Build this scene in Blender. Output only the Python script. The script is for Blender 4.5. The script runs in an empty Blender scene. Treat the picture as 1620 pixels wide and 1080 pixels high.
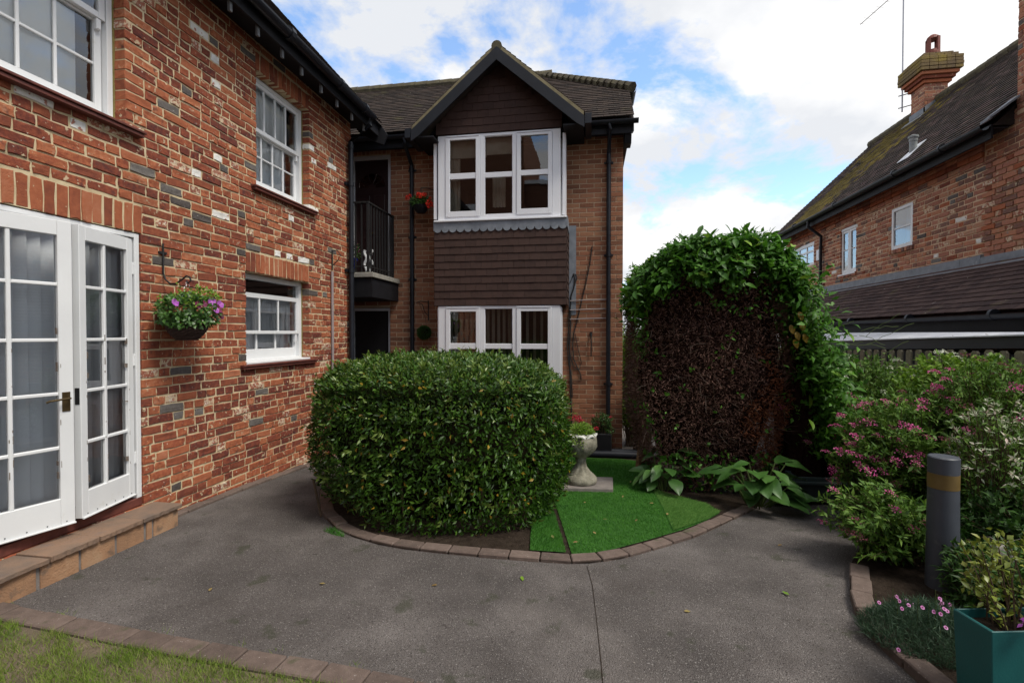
import bpy, bmesh, math, random
import numpy as np
from mathutils import Vector, Matrix

R = math.radians
scene = bpy.context.scene
rng = np.random.default_rng(11)
random.seed(11)

# ---------------------------------------------------------------- camera
EYE = 1.5
cam_data = bpy.data.cameras.new('camera')
cam_data.lens = 17.0
cam_data.sensor_width = 36.0
cam_data.clip_start = 0.05
cam_data.clip_end = 900
cam = bpy.data.objects.new('camera', cam_data)
scene.collection.objects.link(cam)
YAW = math.atan(125 / 765.0)
PITCH = math.atan(12 / 765.0)
cam.location = (0, 0, EYE)
cam.rotation_euler = (R(90) - PITCH, 0, YAW)
scene.camera = cam
scene.render.resolution_x, scene.render.resolution_y = 1024, 682

# ---------------------------------------------------------------- sky
SUN_EL, SUN_AZ = R(56), R(115)      # azimuth measured clockwise from +Y
world = bpy.data.worlds.new('World')
scene.world = world
world.use_nodes = True
wt = world.node_tree
wt.nodes.clear()
def wn(t, **k):
    n = wt.nodes.new(t)
    for a, b in k.items(): setattr(n, a, b)
    return n
w_out = wn('ShaderNodeOutputWorld'); w_bg = wn('ShaderNodeBackground')
w_bg.inputs['Strength'].default_value = 0.085
sky = wn('ShaderNodeTexSky', sky_type='NISHITA', sun_disc=False, sun_elevation=SUN_EL, sun_rotation=SUN_AZ)
sky.air_density = 1.0; sky.dust_density = 0.3; sky.ozone_density = 1.5
tc = wn('ShaderNodeTexCoord'); sep = wn('ShaderNodeSeparateXYZ')
wt.links.new(tc.outputs['Generated'], sep.inputs[0])
def wmath(op, a, b=None, clamp=False):
    n = wn('ShaderNodeMath', operation=op, use_clamp=clamp)
    for i, v in enumerate((a, b)):
        if v is None: continue
        if isinstance(v, (int, float)): n.inputs[i].default_value = v
        else: wt.links.new(v, n.inputs[i])
    return n.outputs[0]
zz = wmath('ADD', wmath('MAXIMUM', sep.outputs['Z'], 0.0), 0.34)
cx = wmath('DIVIDE', sep.outputs['X'], zz); cy = wmath('DIVIDE', sep.outputs['Y'], zz)
comb = wn('ShaderNodeCombineXYZ')
wt.links.new(cx, comb.inputs[0]); wt.links.new(cy, comb.inputs[1]); comb.inputs[2].default_value = 1.3
cn = wn('ShaderNodeTexNoise'); cn.inputs['Scale'].default_value = 2.4
cn.inputs['Detail'].default_value = 12; cn.inputs['Roughness'].default_value = 0.6
cn.inputs['Distortion'].default_value = 0.25
wt.links.new(comb.outputs[0], cn.inputs['Vector'])
cr = wn('ShaderNodeValToRGB')
cr.color_ramp.elements[0].position = 0.385; cr.color_ramp.elements[0].color = (0, 0, 0, 1)
cr.color_ramp.elements[1].position = 0.475; cr.color_ramp.elements[1].color = (1, 1, 1, 1)
wt.links.new(cn.outputs['Fac'], cr.inputs['Fac'])
cn2 = wn('ShaderNodeTexNoise'); cn2.inputs['Scale'].default_value = 2.6; cn2.inputs['Detail'].default_value = 6
wt.links.new(comb.outputs[0], cn2.inputs['Vector'])
cr2 = wn('ShaderNodeValToRGB')
cr2.color_ramp.elements[0].position = 0.44; cr2.color_ramp.elements[0].color = (8.4, 8.65, 9.1, 1)
cr2.color_ramp.elements[1].position = 0.62; cr2.color_ramp.elements[1].color = (11.6, 11.5, 11.4, 1)
wt.links.new(cn2.outputs['Fac'], cr2.inputs['Fac'])
skyg = wn('ShaderNodeMix', data_type='RGBA', blend_type='MULTIPLY')
skyg.inputs['Factor'].default_value = 1.0
skyg.inputs[7].default_value = (3.0, 3.1, 3.15, 1)
wt.links.new(sky.outputs[0], skyg.inputs[6])
mixw = wn('ShaderNodeMix', data_type='RGBA')
hz_ = wmath('SUBTRACT', 1.0, wmath('MULTIPLY', wmath('MAXIMUM', sep.outputs['Z'], 0.0), 11.0), clamp=True)   # pale haze low over the horizon
wt.links.new(wmath('MAXIMUM', cr.outputs['Color'], hz_), mixw.inputs['Factor'])
wt.links.new(skyg.outputs[2], mixw.inputs[6]); wt.links.new(cr2.outputs['Color'], mixw.inputs[7])
wt.links.new(mixw.outputs[2], w_bg.inputs['Color']); wt.links.new(w_bg.outputs[0], w_out.inputs[0])

# ---------------------------------------------------------------- sun (veiled by thin cloud)
sd = bpy.data.lights.new('sun', 'SUN'); sd.energy = 3.1; sd.angle = R(20); sd.color = (1.0, 0.94, 0.83)
sun = bpy.data.objects.new('sun', sd); scene.collection.objects.link(sun)
sdir = Vector((math.sin(SUN_AZ) * math.cos(SUN_EL), math.cos(SUN_AZ) * math.cos(SUN_EL), math.sin(SUN_EL)))
sun.rotation_euler = sdir.to_track_quat('Z', 'Y').to_euler()
scene.view_settings.view_transform = 'Standard'; scene.view_settings.look = 'None'
scene.view_settings.exposure = 0.22; scene.view_settings.gamma = 1.0
scene.view_settings.use_curve_mapping = False
scene.render.engine = 'CYCLES'
scene.cycles.max_bounces = 6; scene.cycles.diffuse_bounces = 3; scene.cycles.glossy_bounces = 3
scene.cycles.transparent_max_bounces = 12; scene.cycles.transmission_bounces = 4
scene.cycles.use_denoising = True

# ================================================================ helpers
col = scene.collection
WP = {}                                   # world position of every parent object
def link(o, parent=None, pos=(0, 0, 0)):
    col.objects.link(o)
    pos = Vector(pos)
    if parent is not None:
        o.parent = parent
        o.location = pos - WP[parent.name]
    else:
        o.location = pos
    WP[o.name] = pos
    return o
def tag(o, label=None, cat=None, group=None, kind=None):
    if label: o['label'] = label
    if cat: o['category'] = cat
    if group: o['group'] = group
    if kind: o['kind'] = kind
    return o
def thing(name, label, cat, pos=(0, 0, 0), group=None):
    return tag(link(bpy.data.objects.new(name, None), None, pos), label, cat, group)

def fast_mesh(name, V, Fa, mat):
    """V (n,3) array, Fa list of equal length faces as an int array (m,k)"""
    me = bpy.data.meshes.new(name)
    V = np.asarray(V, dtype=np.float32); Fa = np.asarray(Fa, dtype=np.int32)
    m, k = Fa.shape
    me.vertices.add(len(V)); me.vertices.foreach_set('co', V.ravel())
    me.loops.add(m * k); me.loops.foreach_set('vertex_index', Fa.ravel())
    me.polygons.add(m)
    me.polygons.foreach_set('loop_start', np.arange(0, m * k, k, dtype=np.int32))
    me.update(calc_edges=True)
    me.materials.append(mat)
    return me

class Fr:
    """a wall frame: s runs along the wall, z is up, n points out of the wall"""
    def __init__(self, o, s, n):
        self.o = Vector(o); self.s = Vector(s).normalized(); self.n = Vector(n).normalized()
        self.flip = self.s.cross(Vector((0, 0, 1))).dot(self.n) < 0
    def __call__(self, s, z, n=0.0):
        p = self.o + self.s * s + self.n * n
        return (p.x, p.y, p.z + z)
WORLD = Fr((0, 0, 0), (1, 0, 0), (0, -1, 0))

class MB:
    def __init__(self): self.v = []; self.f = []; self.flat = []
    def add(self, vs, fs):
        b = len(self.v); self.v += [tuple(p) for p in vs]
        self.f += [tuple(i + b for i in f) for f in fs]
    def box(self, x0, x1, y0, y1, z0, z1):
        self.fbox(Fr((0, 0, 0), (1, 0, 0), (0, 1, 0)), x0, x1, z0, z1, y0, y1)
    def fbox(self, fr, s0, s1, z0, z1, n0, n1, ch=0.0):
        c = ch
        vs = [fr(s0, z0, n0), fr(s1, z0, n0), fr(s1, z1, n0), fr(s0, z1, n0)]
        if c <= 0:
            vs += [fr(s0, z0, n1), fr(s1, z0, n1), fr(s1, z1, n1), fr(s0, z1, n1)]
            fs = [(3, 2, 1, 0), (4, 5, 6, 7), (0, 1, 5, 4), (1, 2, 6, 5), (2, 3, 7, 6), (3, 0, 4, 7)]
        else:
            vs += [fr(s0, z0, n1 - c), fr(s1, z0, n1 - c), fr(s1, z1, n1 - c), fr(s0, z1, n1 - c)]
            vs += [fr(s0 + c, z0 + c, n1), fr(s1 - c, z0 + c, n1), fr(s1 - c, z1 - c, n1), fr(s0 + c, z1 - c, n1)]
            fs = [(3, 2, 1, 0), (8, 9, 10, 11)]
            for a in (0, 4):
                fs += [(a, a + 1, a + 5, a + 4), (a + 1, a + 2, a + 6, a + 5), (a + 2, a + 3, a + 7, a + 6), (a + 3, a, a + 4, a + 7)]
        if fr.flip: fs = [f[::-1] for f in fs]
        self.add(vs, fs)
    def quad(self, *p): self.add(p, [tuple(range(len(p)))])
    def prism(self, pts, d):
        """closed polygon pts (3D, planar) extruded by vector d"""
        n = len(pts); d = Vector(d)
        vs = [Vector(p) for p in pts] + [Vector(p) + d for p in pts]
        nrm = Vector((0, 0, 0))
        for i in range(n):
            a = vs[i]; b = vs[(i + 1) % n]; nrm += a.cross(b)
        fs = [tuple(range(n))[::-1], tuple(range(n, 2 * n))] + [(i, (i + 1) % n, (i + 1) % n + n, i + n) for i in range(n)]
        if nrm.dot(d) < 0: fs = [f[::-1] for f in fs]
        self.add(vs, fs)
    def tube(self, pts, r, seg=8, cap=True):
        pts = [Vector(p) for p in pts]; rs = r if hasattr(r, '__len__') else [r] * len(pts)
        rings = []
        for i, p in enumerate(pts):
            t = (pts[min(i + 1, len(pts) - 1)] - pts[max(i - 1, 0)]).normalized()
            a = Vector((0, 0, 1)) if abs(t.z) < 0.9 else Vector((1, 0, 0))
            u = t.cross(a).normalized(); w = t.cross(u)
            rings.append([p + (u * math.cos(2 * math.pi * k / seg) + w * math.sin(2 * math.pi * k / seg)) * rs[i] for k in range(seg)])
        vs = [q for rg in rings for q in rg]; fs = []
        for i in range(len(pts) - 1):
            for k in range(seg):
                a = i * seg + k; b = i * seg + (k + 1) % seg
                fs.append((a, a + seg, b + seg, b))
        if cap: fs += [tuple(range(seg)), tuple(range(len(vs) - seg, len(vs)))[::-1]]
        self.add(vs, fs)
    def lathe(self, c, prof, seg=24, mod=None):
        c = Vector(c); vs = []; fs = []
        for i, (r, z) in enumerate(prof):
            for k in range(seg):
                a = 2 * math.pi * k / seg
                rr, zo = (r, z) if mod is None else mod(i, a, r, z)
                vs.append(c + Vector((rr * math.cos(a), rr * math.sin(a), zo)))
        for i in range(len(prof) - 1):
            for k in range(seg):
                a = i * seg + k; b = i * seg + (k + 1) % seg
                fs.append((a, b, b + seg, a + seg))
        fs.append(tuple(range(seg))[::-1]); fs.append(tuple(range(len(vs) - seg, len(vs))))
        self.add(vs, fs)
    def build(self, name, mat, parent=None, smooth=False, recalc=False, kind=None, bevel=0, origin=None):
        V = np.array(self.v, dtype=np.float64)
        if origin is None:
            lo, hi = V.min(0), V.max(0); o = (lo + hi) / 2
            if parent is None: o[2] = lo[2]
        else: o = np.array(origin, dtype=float)
        me = bpy.data.meshes.new(name)
        me.from_pydata((V - o).tolist(), [], self.f)
        if recalc or bevel:
            bm = bmesh.new(); bm.from_mesh(me)
            if recalc: bmesh.ops.recalc_face_normals(bm, faces=bm.faces)
            if bevel:
                es = [e for e in bm.edges if len(e.link_faces) == 2 and e.calc_face_angle(0) > 0.9]
                bmesh.ops.bevel(bm, geom=es, offset=bevel, segments=1, affect='EDGES', clamp_overlap=True)
            bm.to_mesh(me); bm.free()
        if smooth:
            me.polygons.foreach_set('use_smooth', [True] * len(me.polygons))
            if smooth != 'all': me.set_sharp_from_angle(angle=R(40))
        me.materials.append(mat); me.update()
        ob = link(bpy.data.objects.new(name, me), parent, o)
        if kind: ob['kind'] = kind
        return ob

# ---------------------------------------------------------------- materials
def M(name, cols, rough=0.8, scale=12.0, detail=6.0, rand=0.0, bump=0.0, bscale=80.0, spots=(), spec=0.4,
      transl=0.0, metal=0.0, pos=None, bdist=0.01, vor=0.0, vscale=200.0):
    """cols: colours of a ramp; its factor mixes noise in world space with a random number per piece"""
    m = bpy.data.materials.new(name); m.use_nodes = True
    t = m.node_tree; t.nodes.clear()
    def N(ty, **k):
        n = t.nodes.new(ty)
        for a, b in k.items(): setattr(n, a, b)
        return n
    L = t.links.new
    out = N('ShaderNodeOutputMaterial'); bs = N('ShaderNodeBsdfPrincipled')
    bs.inputs['Roughness'].default_value = rough; bs.inputs['Metallic'].default_value = metal
    bs.inputs['Specular IOR Level'].default_value = spec
    geo = N('ShaderNodeNewGeometry')
    def noise(sc, de=4.0, off=0.0, ro=0.55):
        n = N('ShaderNodeTexNoise'); n.inputs['Scale'].default_value = sc
        n.inputs['Detail'].default_value = de; n.inputs['Roughness'].default_value = ro
        if off:
            v = N('ShaderNodeVectorMath', operation='ADD'); v.inputs[1].default_value = (off, off * 1.7, off * .3)
            L(geo.outputs['Position'], v.inputs[0]); L(v.outputs[0], n.inputs['Vector'])
        else: L(geo.outputs['Position'], n.inputs['Vector'])
        return n.outputs['Fac']
    fac = noise(scale, detail)
    mr = N('ShaderNodeMapRange'); mr.inputs[1].default_value = 0.28; mr.inputs[2].default_value = 0.72
    L(fac, mr.inputs[0]); fac = mr.outputs[0]
    if rand > 0:
        oi = N('ShaderNodeObjectInfo')
        a = N('ShaderNodeMath', operation='ADD'); L(oi.outputs['Random'], a.inputs[0]); L(geo.outputs['Random Per Island'], a.inputs[1])
        fr_ = N('ShaderNodeMath', operation='FRACT'); L(a.outputs[0], fr_.inputs[0])
        mx = N('ShaderNodeMix', data_type='FLOAT'); mx.inputs[0].default_value = rand
        L(fac, mx.inputs[2]); L(fr_.outputs[0], mx.inputs[3]); fac = mx.outputs[0]
    rp = N('ShaderNodeValToRGB'); e = rp.color_ramp.elements
    ps = pos or [i / max(1, len(cols) - 1) for i in range(len(cols))]
    e[0].position = ps[0]; e[0].color = (*cols[0], 1); e[1].position = ps[-1]; e[1].color = (*cols[-1], 1)
    for p, c in zip(ps[1:-1], cols[1:-1]):
        q = e.new(p); q.color = (*c, 1)
    L(fac, rp.inputs[0]); colr = rp.outputs[0]
    for i, s in enumerate(spots):            # (colour, scale, threshold, softness, amount)
        c, sc, th, so, am = s
        f = noise(sc, 5.0, 3.1 + i * 7.7, 0.6)
        q = N('ShaderNodeMapRange'); q.inputs[1].default_value = th; q.inputs[2].default_value = th + so; q.inputs[4].default_value = am
        L(f, q.inputs[0])
        mx = N('ShaderNodeMix', data_type='RGBA'); L(q.outputs[0], mx.inputs['Factor']); L(colr, mx.inputs[6])
        mx.inputs[7].default_value = (*c, 1); colr = mx.outputs[2]
    L(colr, bs.inputs['Base Color'])
    if bump or vor:
        hgt = noise(bscale, 6.0, 1.3, 0.65)
        if vor:
            vo = N('ShaderNodeTexVoronoi'); vo.inputs['Scale'].default_value = vscale; L(geo.outputs['Position'], vo.inputs['Vector'])
            ad = N('ShaderNodeMath', operation='MULTIPLY_ADD'); L(vo.outputs['Distance'], ad.inputs[0]); ad.inputs[1].default_value = -vor; L(hgt, ad.inputs[2]); hgt = ad.outputs[0]
        b = N('ShaderNodeBump'); b.inputs['Strength'].default_value = min(1, bump); b.inputs['Distance'].default_value = bdist
        L(hgt, b.inputs['Height']); L(b.outputs[0], bs.inputs['Normal'])
    sh = bs.outputs[0]
    if transl:
        tr = N('ShaderNodeBsdfTranslucent'); L(colr, tr.inputs['Color'])
        ms = N('ShaderNodeMixShader'); ms.inputs[0].default_value = transl; L(sh, ms.inputs[1]); L(tr.outputs[0], ms.inputs[2]); sh = ms.outputs[0]
    L(sh, out.inputs[0])
    return m
def glass(name, tint=(0.93, 0.95, 0.95), boost=1.6):
    m = bpy.data.materials.new(name); m.use_nodes = True
    t = m.node_tree; t.nodes.clear()
    out = t.nodes.new('ShaderNodeOutputMaterial'); tr = t.nodes.new('ShaderNodeBsdfTransparent'); gl = t.nodes.new('ShaderNodeBsdfGlossy')
    tr.inputs[0].default_value = (*tint, 1); gl.inputs['Roughness'].default_value = 0.0
    lw = t.nodes.new('ShaderNodeFresnel'); lw.inputs[0].default_value = 1.5
    mu = t.nodes.new('ShaderNodeMath'); mu.operation = 'MULTIPLY'; mu.use_clamp = True; mu.inputs[1].default_value = boost
    mx = t.nodes.new('ShaderNodeMixShader')
    t.links.new(lw.outputs[0], mu.inputs[0]); t.links.new(mu.outputs[0], mx.inputs[0]); t.links.new(tr.outputs[0], mx.inputs[1]); t.links.new(gl.outputs[0], mx.inputs[2])
    t.links.new(mx.outputs[0], out.inputs[0])
    return m

BUFF = (0.50, 0.40, 0.26)
m_brick_l = M('old_red_brick', [(0.065, 0.028, 0.030), (0.145, 0.042, 0.030), (0.225, 0.062, 0.036), (0.315, 0.092, 0.046), (0.40, 0.140, 0.066), (0.44, 0.22, 0.14)],
    rough=0.92, scale=34, detail=10, rand=0.6, bump=0.9, bscale=110, bdist=0.006, spec=0.2,
    spots=[((0.58, 0.46, 0.30), 19, 0.625, 0.03, 0.85), ((0.66, 0.60, 0.50), 33, 0.665, 0.02, 0.8), ((0.05, 0.03, 0.035), 14, 0.58, 0.12, 0.7), ((0.07, 0.035, 0.028), 1.3, 0.55, 0.2, 0.35)])
m_brick_sold = M('bright_red_brick', [(0.13, 0.04, 0.03), (0.25, 0.075, 0.04), (0.36, 0.115, 0.055), (0.42, 0.17, 0.095)], rough=0.92, scale=22, rand=0.7, bump=0.9, bscale=110, bdist=0.006, spec=0.2,
    spots=[((0.55, 0.42, 0.26), 24, 0.67, 0.02, 0.8)])
m_brick_pale = M('cream_patched_brick', [(0.17, 0.055, 0.04), (0.33, 0.12, 0.075), (0.42, 0.22, 0.15)], rough=0.95, scale=30, rand=0.5, bump=0.9, bscale=100, bdist=0.006, spec=0.2,
    spots=[((0.60, 0.48, 0.33), 24, 0.50, 0.04, 0.85), ((0.68, 0.62, 0.52), 40, 0.58, 0.03, 0.8)])
m_brick_white = M('whitewashed_brick', [(0.62, 0.60, 0.55), (0.80, 0.79, 0.76)], rough=0.9, scale=20, bump=0.8, bscale=90, bdist=0.006, spots=[((0.35, 0.12, 0.07), 26, 0.60, 0.03, 0.9)])
m_brick_grey = M('burnt_grey_brick', [(0.05, 0.038, 0.034), (0.105, 0.090, 0.082), (0.19, 0.172, 0.155)], rough=0.8, scale=30, rand=0.6, bump=0.8, bscale=90, bdist=0.006, spots=[((0.5, 0.48, 0.45), 30, 0.66, 0.03, 0.7)])
m_mortar_l = M('buff_lime_mortar', [(0.42, 0.33, 0.20), (0.57, 0.46, 0.29), (0.66, 0.55, 0.37)], rough=0.97, scale=9, bump=0.8, bscale=150, bdist=0.004, spec=0.1,
    spots=[((0.24, 0.19, 0.12), 5, 0.58, 0.12, 0.6)])
m_brick_f = M('brown_facing_brick', [(0.095, 0.050, 0.034), (0.19, 0.085, 0.050), (0.25, 0.105, 0.060), (0.30, 0.15, 0.085), (0.26, 0.10, 0.065)],
    rough=0.92, scale=30, rand=0.75, bump=0.7, bscale=160, bdist=0.004, spec=0.2)
m_mortar_f = M('tan_mortar', [(0.34, 0.25, 0.17), (0.44, 0.33, 0.23)], rough=0.97, scale=10, bump=0.5, bscale=200, bdist=0.003, spec=0.1)
m_brick_r = M('weathered_red_brick', [(0.13, 0.09, 0.08), (0.22, 0.11, 0.08), (0.32, 0.135, 0.09), (0.38, 0.17, 0.115), (0.42, 0.18, 0.10), (0.38, 0.27, 0.19)],
    rough=0.92, scale=24, rand=0.8, bump=0.8, bscale=110, bdist=0.006, spec=0.2,
    spots=[((0.50, 0.41, 0.27), 9, 0.62, 0.04, 0.8), ((0.24, 0.22, 0.21), 13, 0.64, 0.04, 0.7)])
m_mortar_r = M('warm_mortar', [(0.54, 0.38, 0.25), (0.66, 0.49, 0.34)], rough=0.97, scale=8, bump=0.6, bscale=150, bdist=0.004, spec=0.1)
m_white = M('white_gloss_paint', [(0.66, 0.67, 0.68), (0.73, 0.74, 0.745)], rough=0.38, scale=3, bump=0.08, bscale=30, spots=[((0.52, 0.50, 0.42), 6, 0.66, 0.1, 0.35), ((0.33, 0.27, 0.22), 60, 0.735, 0.02, 0.8)])
m_peel = M('peeling_paint', [(0.10, 0.075, 0.06), (0.24, 0.20, 0.17)], rough=0.9, scale=40)
m_upvc = M('white_plastic_frame', [(0.70, 0.71, 0.75), (0.75, 0.76, 0.79)], rough=0.3, scale=2)
m_black = M('black_paint', [(0.008, 0.008, 0.010), (0.014, 0.014, 0.017)], rough=0.6, scale=5, bump=0.1, bscale=40, spec=0.2)
m_pipe = M('black_plastic', [(0.008, 0.009, 0.013), (0.014, 0.016, 0.022)], rough=0.42, scale=6, spec=0.3)
m_iron = M('wrought_iron', [(0.008, 0.008, 0.009), (0.018, 0.017, 0.017)], rough=0.6, scale=50, bump=0.4, bscale=200)
m_feet = M('grey_painted_timber', [(0.10, 0.105, 0.11), (0.15, 0.155, 0.16)], rough=0.7, scale=8)
m_lead = M('grey_lead', [(0.13, 0.145, 0.17), (0.22, 0.24, 0.27)], rough=0.6, scale=9, bump=0.3, bscale=25, spots=[((0.34, 0.35, 0.36), 12, 0.62, 0.1, 0.6)])
m_tile_hung = M('brown_hung_tile', [(0.034, 0.020, 0.017), (0.058, 0.033, 0.027), (0.046, 0.027, 0.023)], rough=0.85, scale=18, rand=0.6, bump=0.5, bscale=120, bdist=0.004, spec=0.25)
m_tile_roof = M('dark_roof_tile', [(0.020, 0.016, 0.015), (0.040, 0.030, 0.026), (0.062, 0.045, 0.037)], rough=0.92, scale=14, rand=0.65, bump=0.9, bscale=90, bdist=0.006, spec=0.15,
    spots=[((0.22, 0.21, 0.17), 21, 0.665, 0.03, 0.7), ((0.075, 0.070, 0.030), 3.1, 0.58, 0.12, 0.5)])
m_ridge = M('lichened_ridge_tile', [(0.05, 0.04, 0.032), (0.11, 0.095, 0.05)], rough=0.95, scale=8, bump=0.8, bscale=70, bdist=0.006, spots=[((0.20, 0.19, 0.13), 18, 0.62, 0.04, 0.7)])
m_verge = M('mossy_verge_mortar', [(0.13, 0.11, 0.065), (0.26, 0.22, 0.13)], rough=0.97, scale=7, bump=0.8, bscale=60)
m_tile_lean = M('purple_brown_tile', [(0.036, 0.024, 0.025), (0.068, 0.043, 0.040), (0.105, 0.070, 0.062)], rough=0.9, scale=10, rand=0.6, bump=0.8, bscale=80, bdist=0.006, spec=0.2,
    spots=[((0.36, 0.34, 0.31), 15, 0.68, 0.02, 0.8), ((0.11, 0.10, 0.05), 2.2, 0.58, 0.1, 0.6)])
m_tile_moss = M('mossy_roof_tile', [(0.05, 0.036, 0.028), (0.14, 0.108, 0.030), (0.24, 0.18, 0.040)], rough=0.95, scale=3.0, rand=0.4, bump=0.9, bscale=80, bdist=0.008, spec=0.1)
m_glass = glass('window_glass', (0.97, 0.98, 0.98), 3.2)
m_glass2 = glass('coated_window_glass', (0.86, 0.87, 0.87), 3.4)
m_net = M('white_net_curtain', [(0.78, 0.82, 0.82), (0.86, 0.88, 0.88)], rough=0.9, scale=4)
m_cream = M('cream_curtain', [(0.46, 0.40, 0.30), (0.60, 0.54, 0.43)], rough=0.9, scale=4, transl=0.2)
m_blind = M('grey_blue_blind', [(0.72, 0.76, 0.82), (0.80, 0.84, 0.88)], rough=0.85, scale=3, rand=0.3)
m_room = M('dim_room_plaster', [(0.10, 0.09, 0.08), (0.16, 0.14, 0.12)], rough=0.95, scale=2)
m_redsill = M('red_tile_sill', [(0.09, 0.028, 0.022), (0.17, 0.05, 0.035)], rough=0.6, scale=20, bump=0.4, bscale=60)
m_algae = M('algae_sealant', [(0.16, 0.13, 0.04), (0.26, 0.21, 0.07)], rough=0.95, scale=25)
m_brass = M('tarnished_brass', [(0.07, 0.045, 0.02), (0.13, 0.09, 0.04)], rough=0.45, scale=30, metal=0.7)
m_conc = M('weathered_concrete', [(0.20, 0.19, 0.17), (0.33, 0.31, 0.27)], rough=0.95, scale=10, bump=0.6, bscale=90, spots=[((0.10, 0.11, 0.07), 8, 0.6, 0.08, 0.6)])
m_urn = M('weathered_cast_stone', [(0.09, 0.085, 0.06), (0.23, 0.215, 0.165), (0.36, 0.34, 0.27)], rough=0.95, scale=12, bump=0.8, bscale=60, spots=[((0.10, 0.11, 0.06), 10, 0.6, 0.08, 0.6)])
m_urnrim = M('pale_cast_stone', [(0.55, 0.54, 0.50), (0.72, 0.71, 0.68)], rough=0.9, scale=30, bump=0.6, bscale=90)
m_slab = M('grey_paving', [(0.16, 0.14, 0.13), (0.25, 0.22, 0.20)], rough=0.95, scale=12, bump=0.7, bscale=120)
m_stone_top = M('riven_sandstone', [(0.10, 0.085, 0.08), (0.17, 0.12, 0.09), (0.24, 0.15, 0.10), (0.13, 0.12, 0.125)], rough=0.9, scale=5, rand=0.45, bump=0.9, bscale=45, bdist=0.01)
m_stone_blk = M('orange_sandstone', [(0.24, 0.14, 0.085), (0.36, 0.20, 0.11), (0.40, 0.26, 0.16)], rough=0.95, scale=8, rand=0.3, bump=0.8, bscale=80, spots=[((0.12, 0.09, 0.07), 6, 0.58, 0.08, 0.7)])
m_kerb = M('worn_brick_edging', [(0.072, 0.053, 0.045), (0.118, 0.086, 0.072), (0.175, 0.13, 0.11)], rough=0.95, scale=24, rand=0.5, bump=0.9, bscale=150, bdist=0.005,
    spots=[((0.40, 0.36, 0.33), 80, 0.66, 0.03, 0.6), ((0.06, 0.065, 0.03), 7, 0.6, 0.08, 0.6)])
m_asphalt = M('old_asphalt', [(0.066, 0.058, 0.055), (0.112, 0.099, 0.094), (0.185, 0.166, 0.158)], rough=0.9, scale=1.6, detail=12, bump=1.0, bscale=230, bdist=0.006, spec=0.35, vor=1.2, vscale=165,
    spots=[((0.36, 0.34, 0.32), 150, 0.60, 0.05, 0.85), ((0.04, 0.034, 0.032), 120, 0.56, 0.06, 0.9), ((0.06, 0.05, 0.045), 2.4, 0.55, 0.2, 0.55), ((0.22, 0.195, 0.18), 0.9, 0.50, 0.2, 0.5), ((0.045, 0.05, 0.028), 5.0, 0.62, 0.06, 0.6), ((0.045, 0.038, 0.035), 17.0, 0.66, 0.03, 0.6)])
m_soil = M('dark_soil', [(0.020, 0.014, 0.010), (0.05, 0.037, 0.028)], rough=1.0, scale=20, bump=1.0, bscale=60, bdist=0.02, spec=0.1, spots=[((0.12, 0.09, 0.06), 70, 0.66, 0.03, 0.7)])
m_turfbase = M('artificial_turf_backing', [(0.02, 0.08, 0.01), (0.035, 0.12, 0.015)], rough=0.9, scale=30)
m_turf = M('artificial_turf_blade', [(0.022, 0.105, 0.008), (0.05, 0.19, 0.015), (0.085, 0.26, 0.028)], rough=0.7, scale=6, rand=0.45, transl=0.25)
m_turf2 = M('pale_turf_blade', [(0.06, 0.18, 0.02), (0.12, 0.27, 0.045), (0.18, 0.33, 0.08)], rough=0.7, scale=6, rand=0.7, transl=0.25)
m_lawnbase = M('worn_lawn_soil', [(0.10, 0.085, 0.05), (0.20, 0.15, 0.11)], rough=1.0, scale=9, bump=1.0, bscale=60, bdist=0.02)
m_lawn = M('lawn_blade', [(0.06, 0.13, 0.012), (0.12, 0.21, 0.02), (0.20, 0.27, 0.04), (0.36, 0.32, 0.15)], rough=0.8, scale=2.5, rand=0.6, transl=0.3)
m_wood = M('old_timber', [(0.10, 0.055, 0.025), (0.26, 0.15, 0.07)], rough=0.9, scale=14, bump=0.6, bscale=40)
m_fence = M('weathered_fence_wood', [(0.16, 0.14, 0.095), (0.26, 0.23, 0.16)], rough=0.95, scale=20, bump=0.5, bscale=80)
m_fascia = M('dark_grey_fascia', [(0.016, 0.019, 0.026), (0.024, 0.028, 0.038)], rough=0.5, scale=3)
m_shedroof = M('white_sheet_roof', [(0.52, 0.54, 0.60), (0.72, 0.74, 0.78)], rough=0.5, scale=5, spots=[((0.30, 0.31, 0.28), 7, 0.6, 0.1, 0.5)])
m_litter = M('dry_litter', [(0.05, 0.035, 0.02), (0.14, 0.10, 0.05)], rough=1, scale=30, rand=0.8)
m_darkdoor = M('dark_brown_door', [(0.018, 0.009, 0.010), (0.028, 0.014, 0.014)], rough=0.4, scale=5)
m_blackdoor = M('black_door', [(0.006, 0.006, 0.007), (0.010, 0.010, 0.011)], rough=0.5, scale=5)
m_offwhite = M('dull_white_frame', [(0.42, 0.42, 0.44), (0.52, 0.52, 0.55)], rough=0.5, scale=5)
m_boll = M('grey_painted_aluminium', [(0.040, 0.046, 0.058), (0.060, 0.068, 0.084)], rough=0.5, scale=4, bump=0.1, bscale=60, spots=[((0.14, 0.14, 0.13), 9, 0.62, 0.1, 0.5), ((0.04, 0.045, 0.03), 5, 0.60, 0.1, 0.6)])
m_bollglass = M('yellowed_diffuser', [(0.15, 0.10, 0.035), (0.23, 0.16, 0.06)], rough=0.35, scale=8, transl=0.25)
m_teal = M('teal_glazed_planter', [(0.007, 0.072, 0.072), (0.010, 0.095, 0.093)], rough=0.45, scale=5, bump=0.12, bscale=120)
m_trough = M('grey_green_plastic', [(0.045, 0.065, 0.065), (0.065, 0.09, 0.09)], rough=0.45, scale=5)
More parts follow.
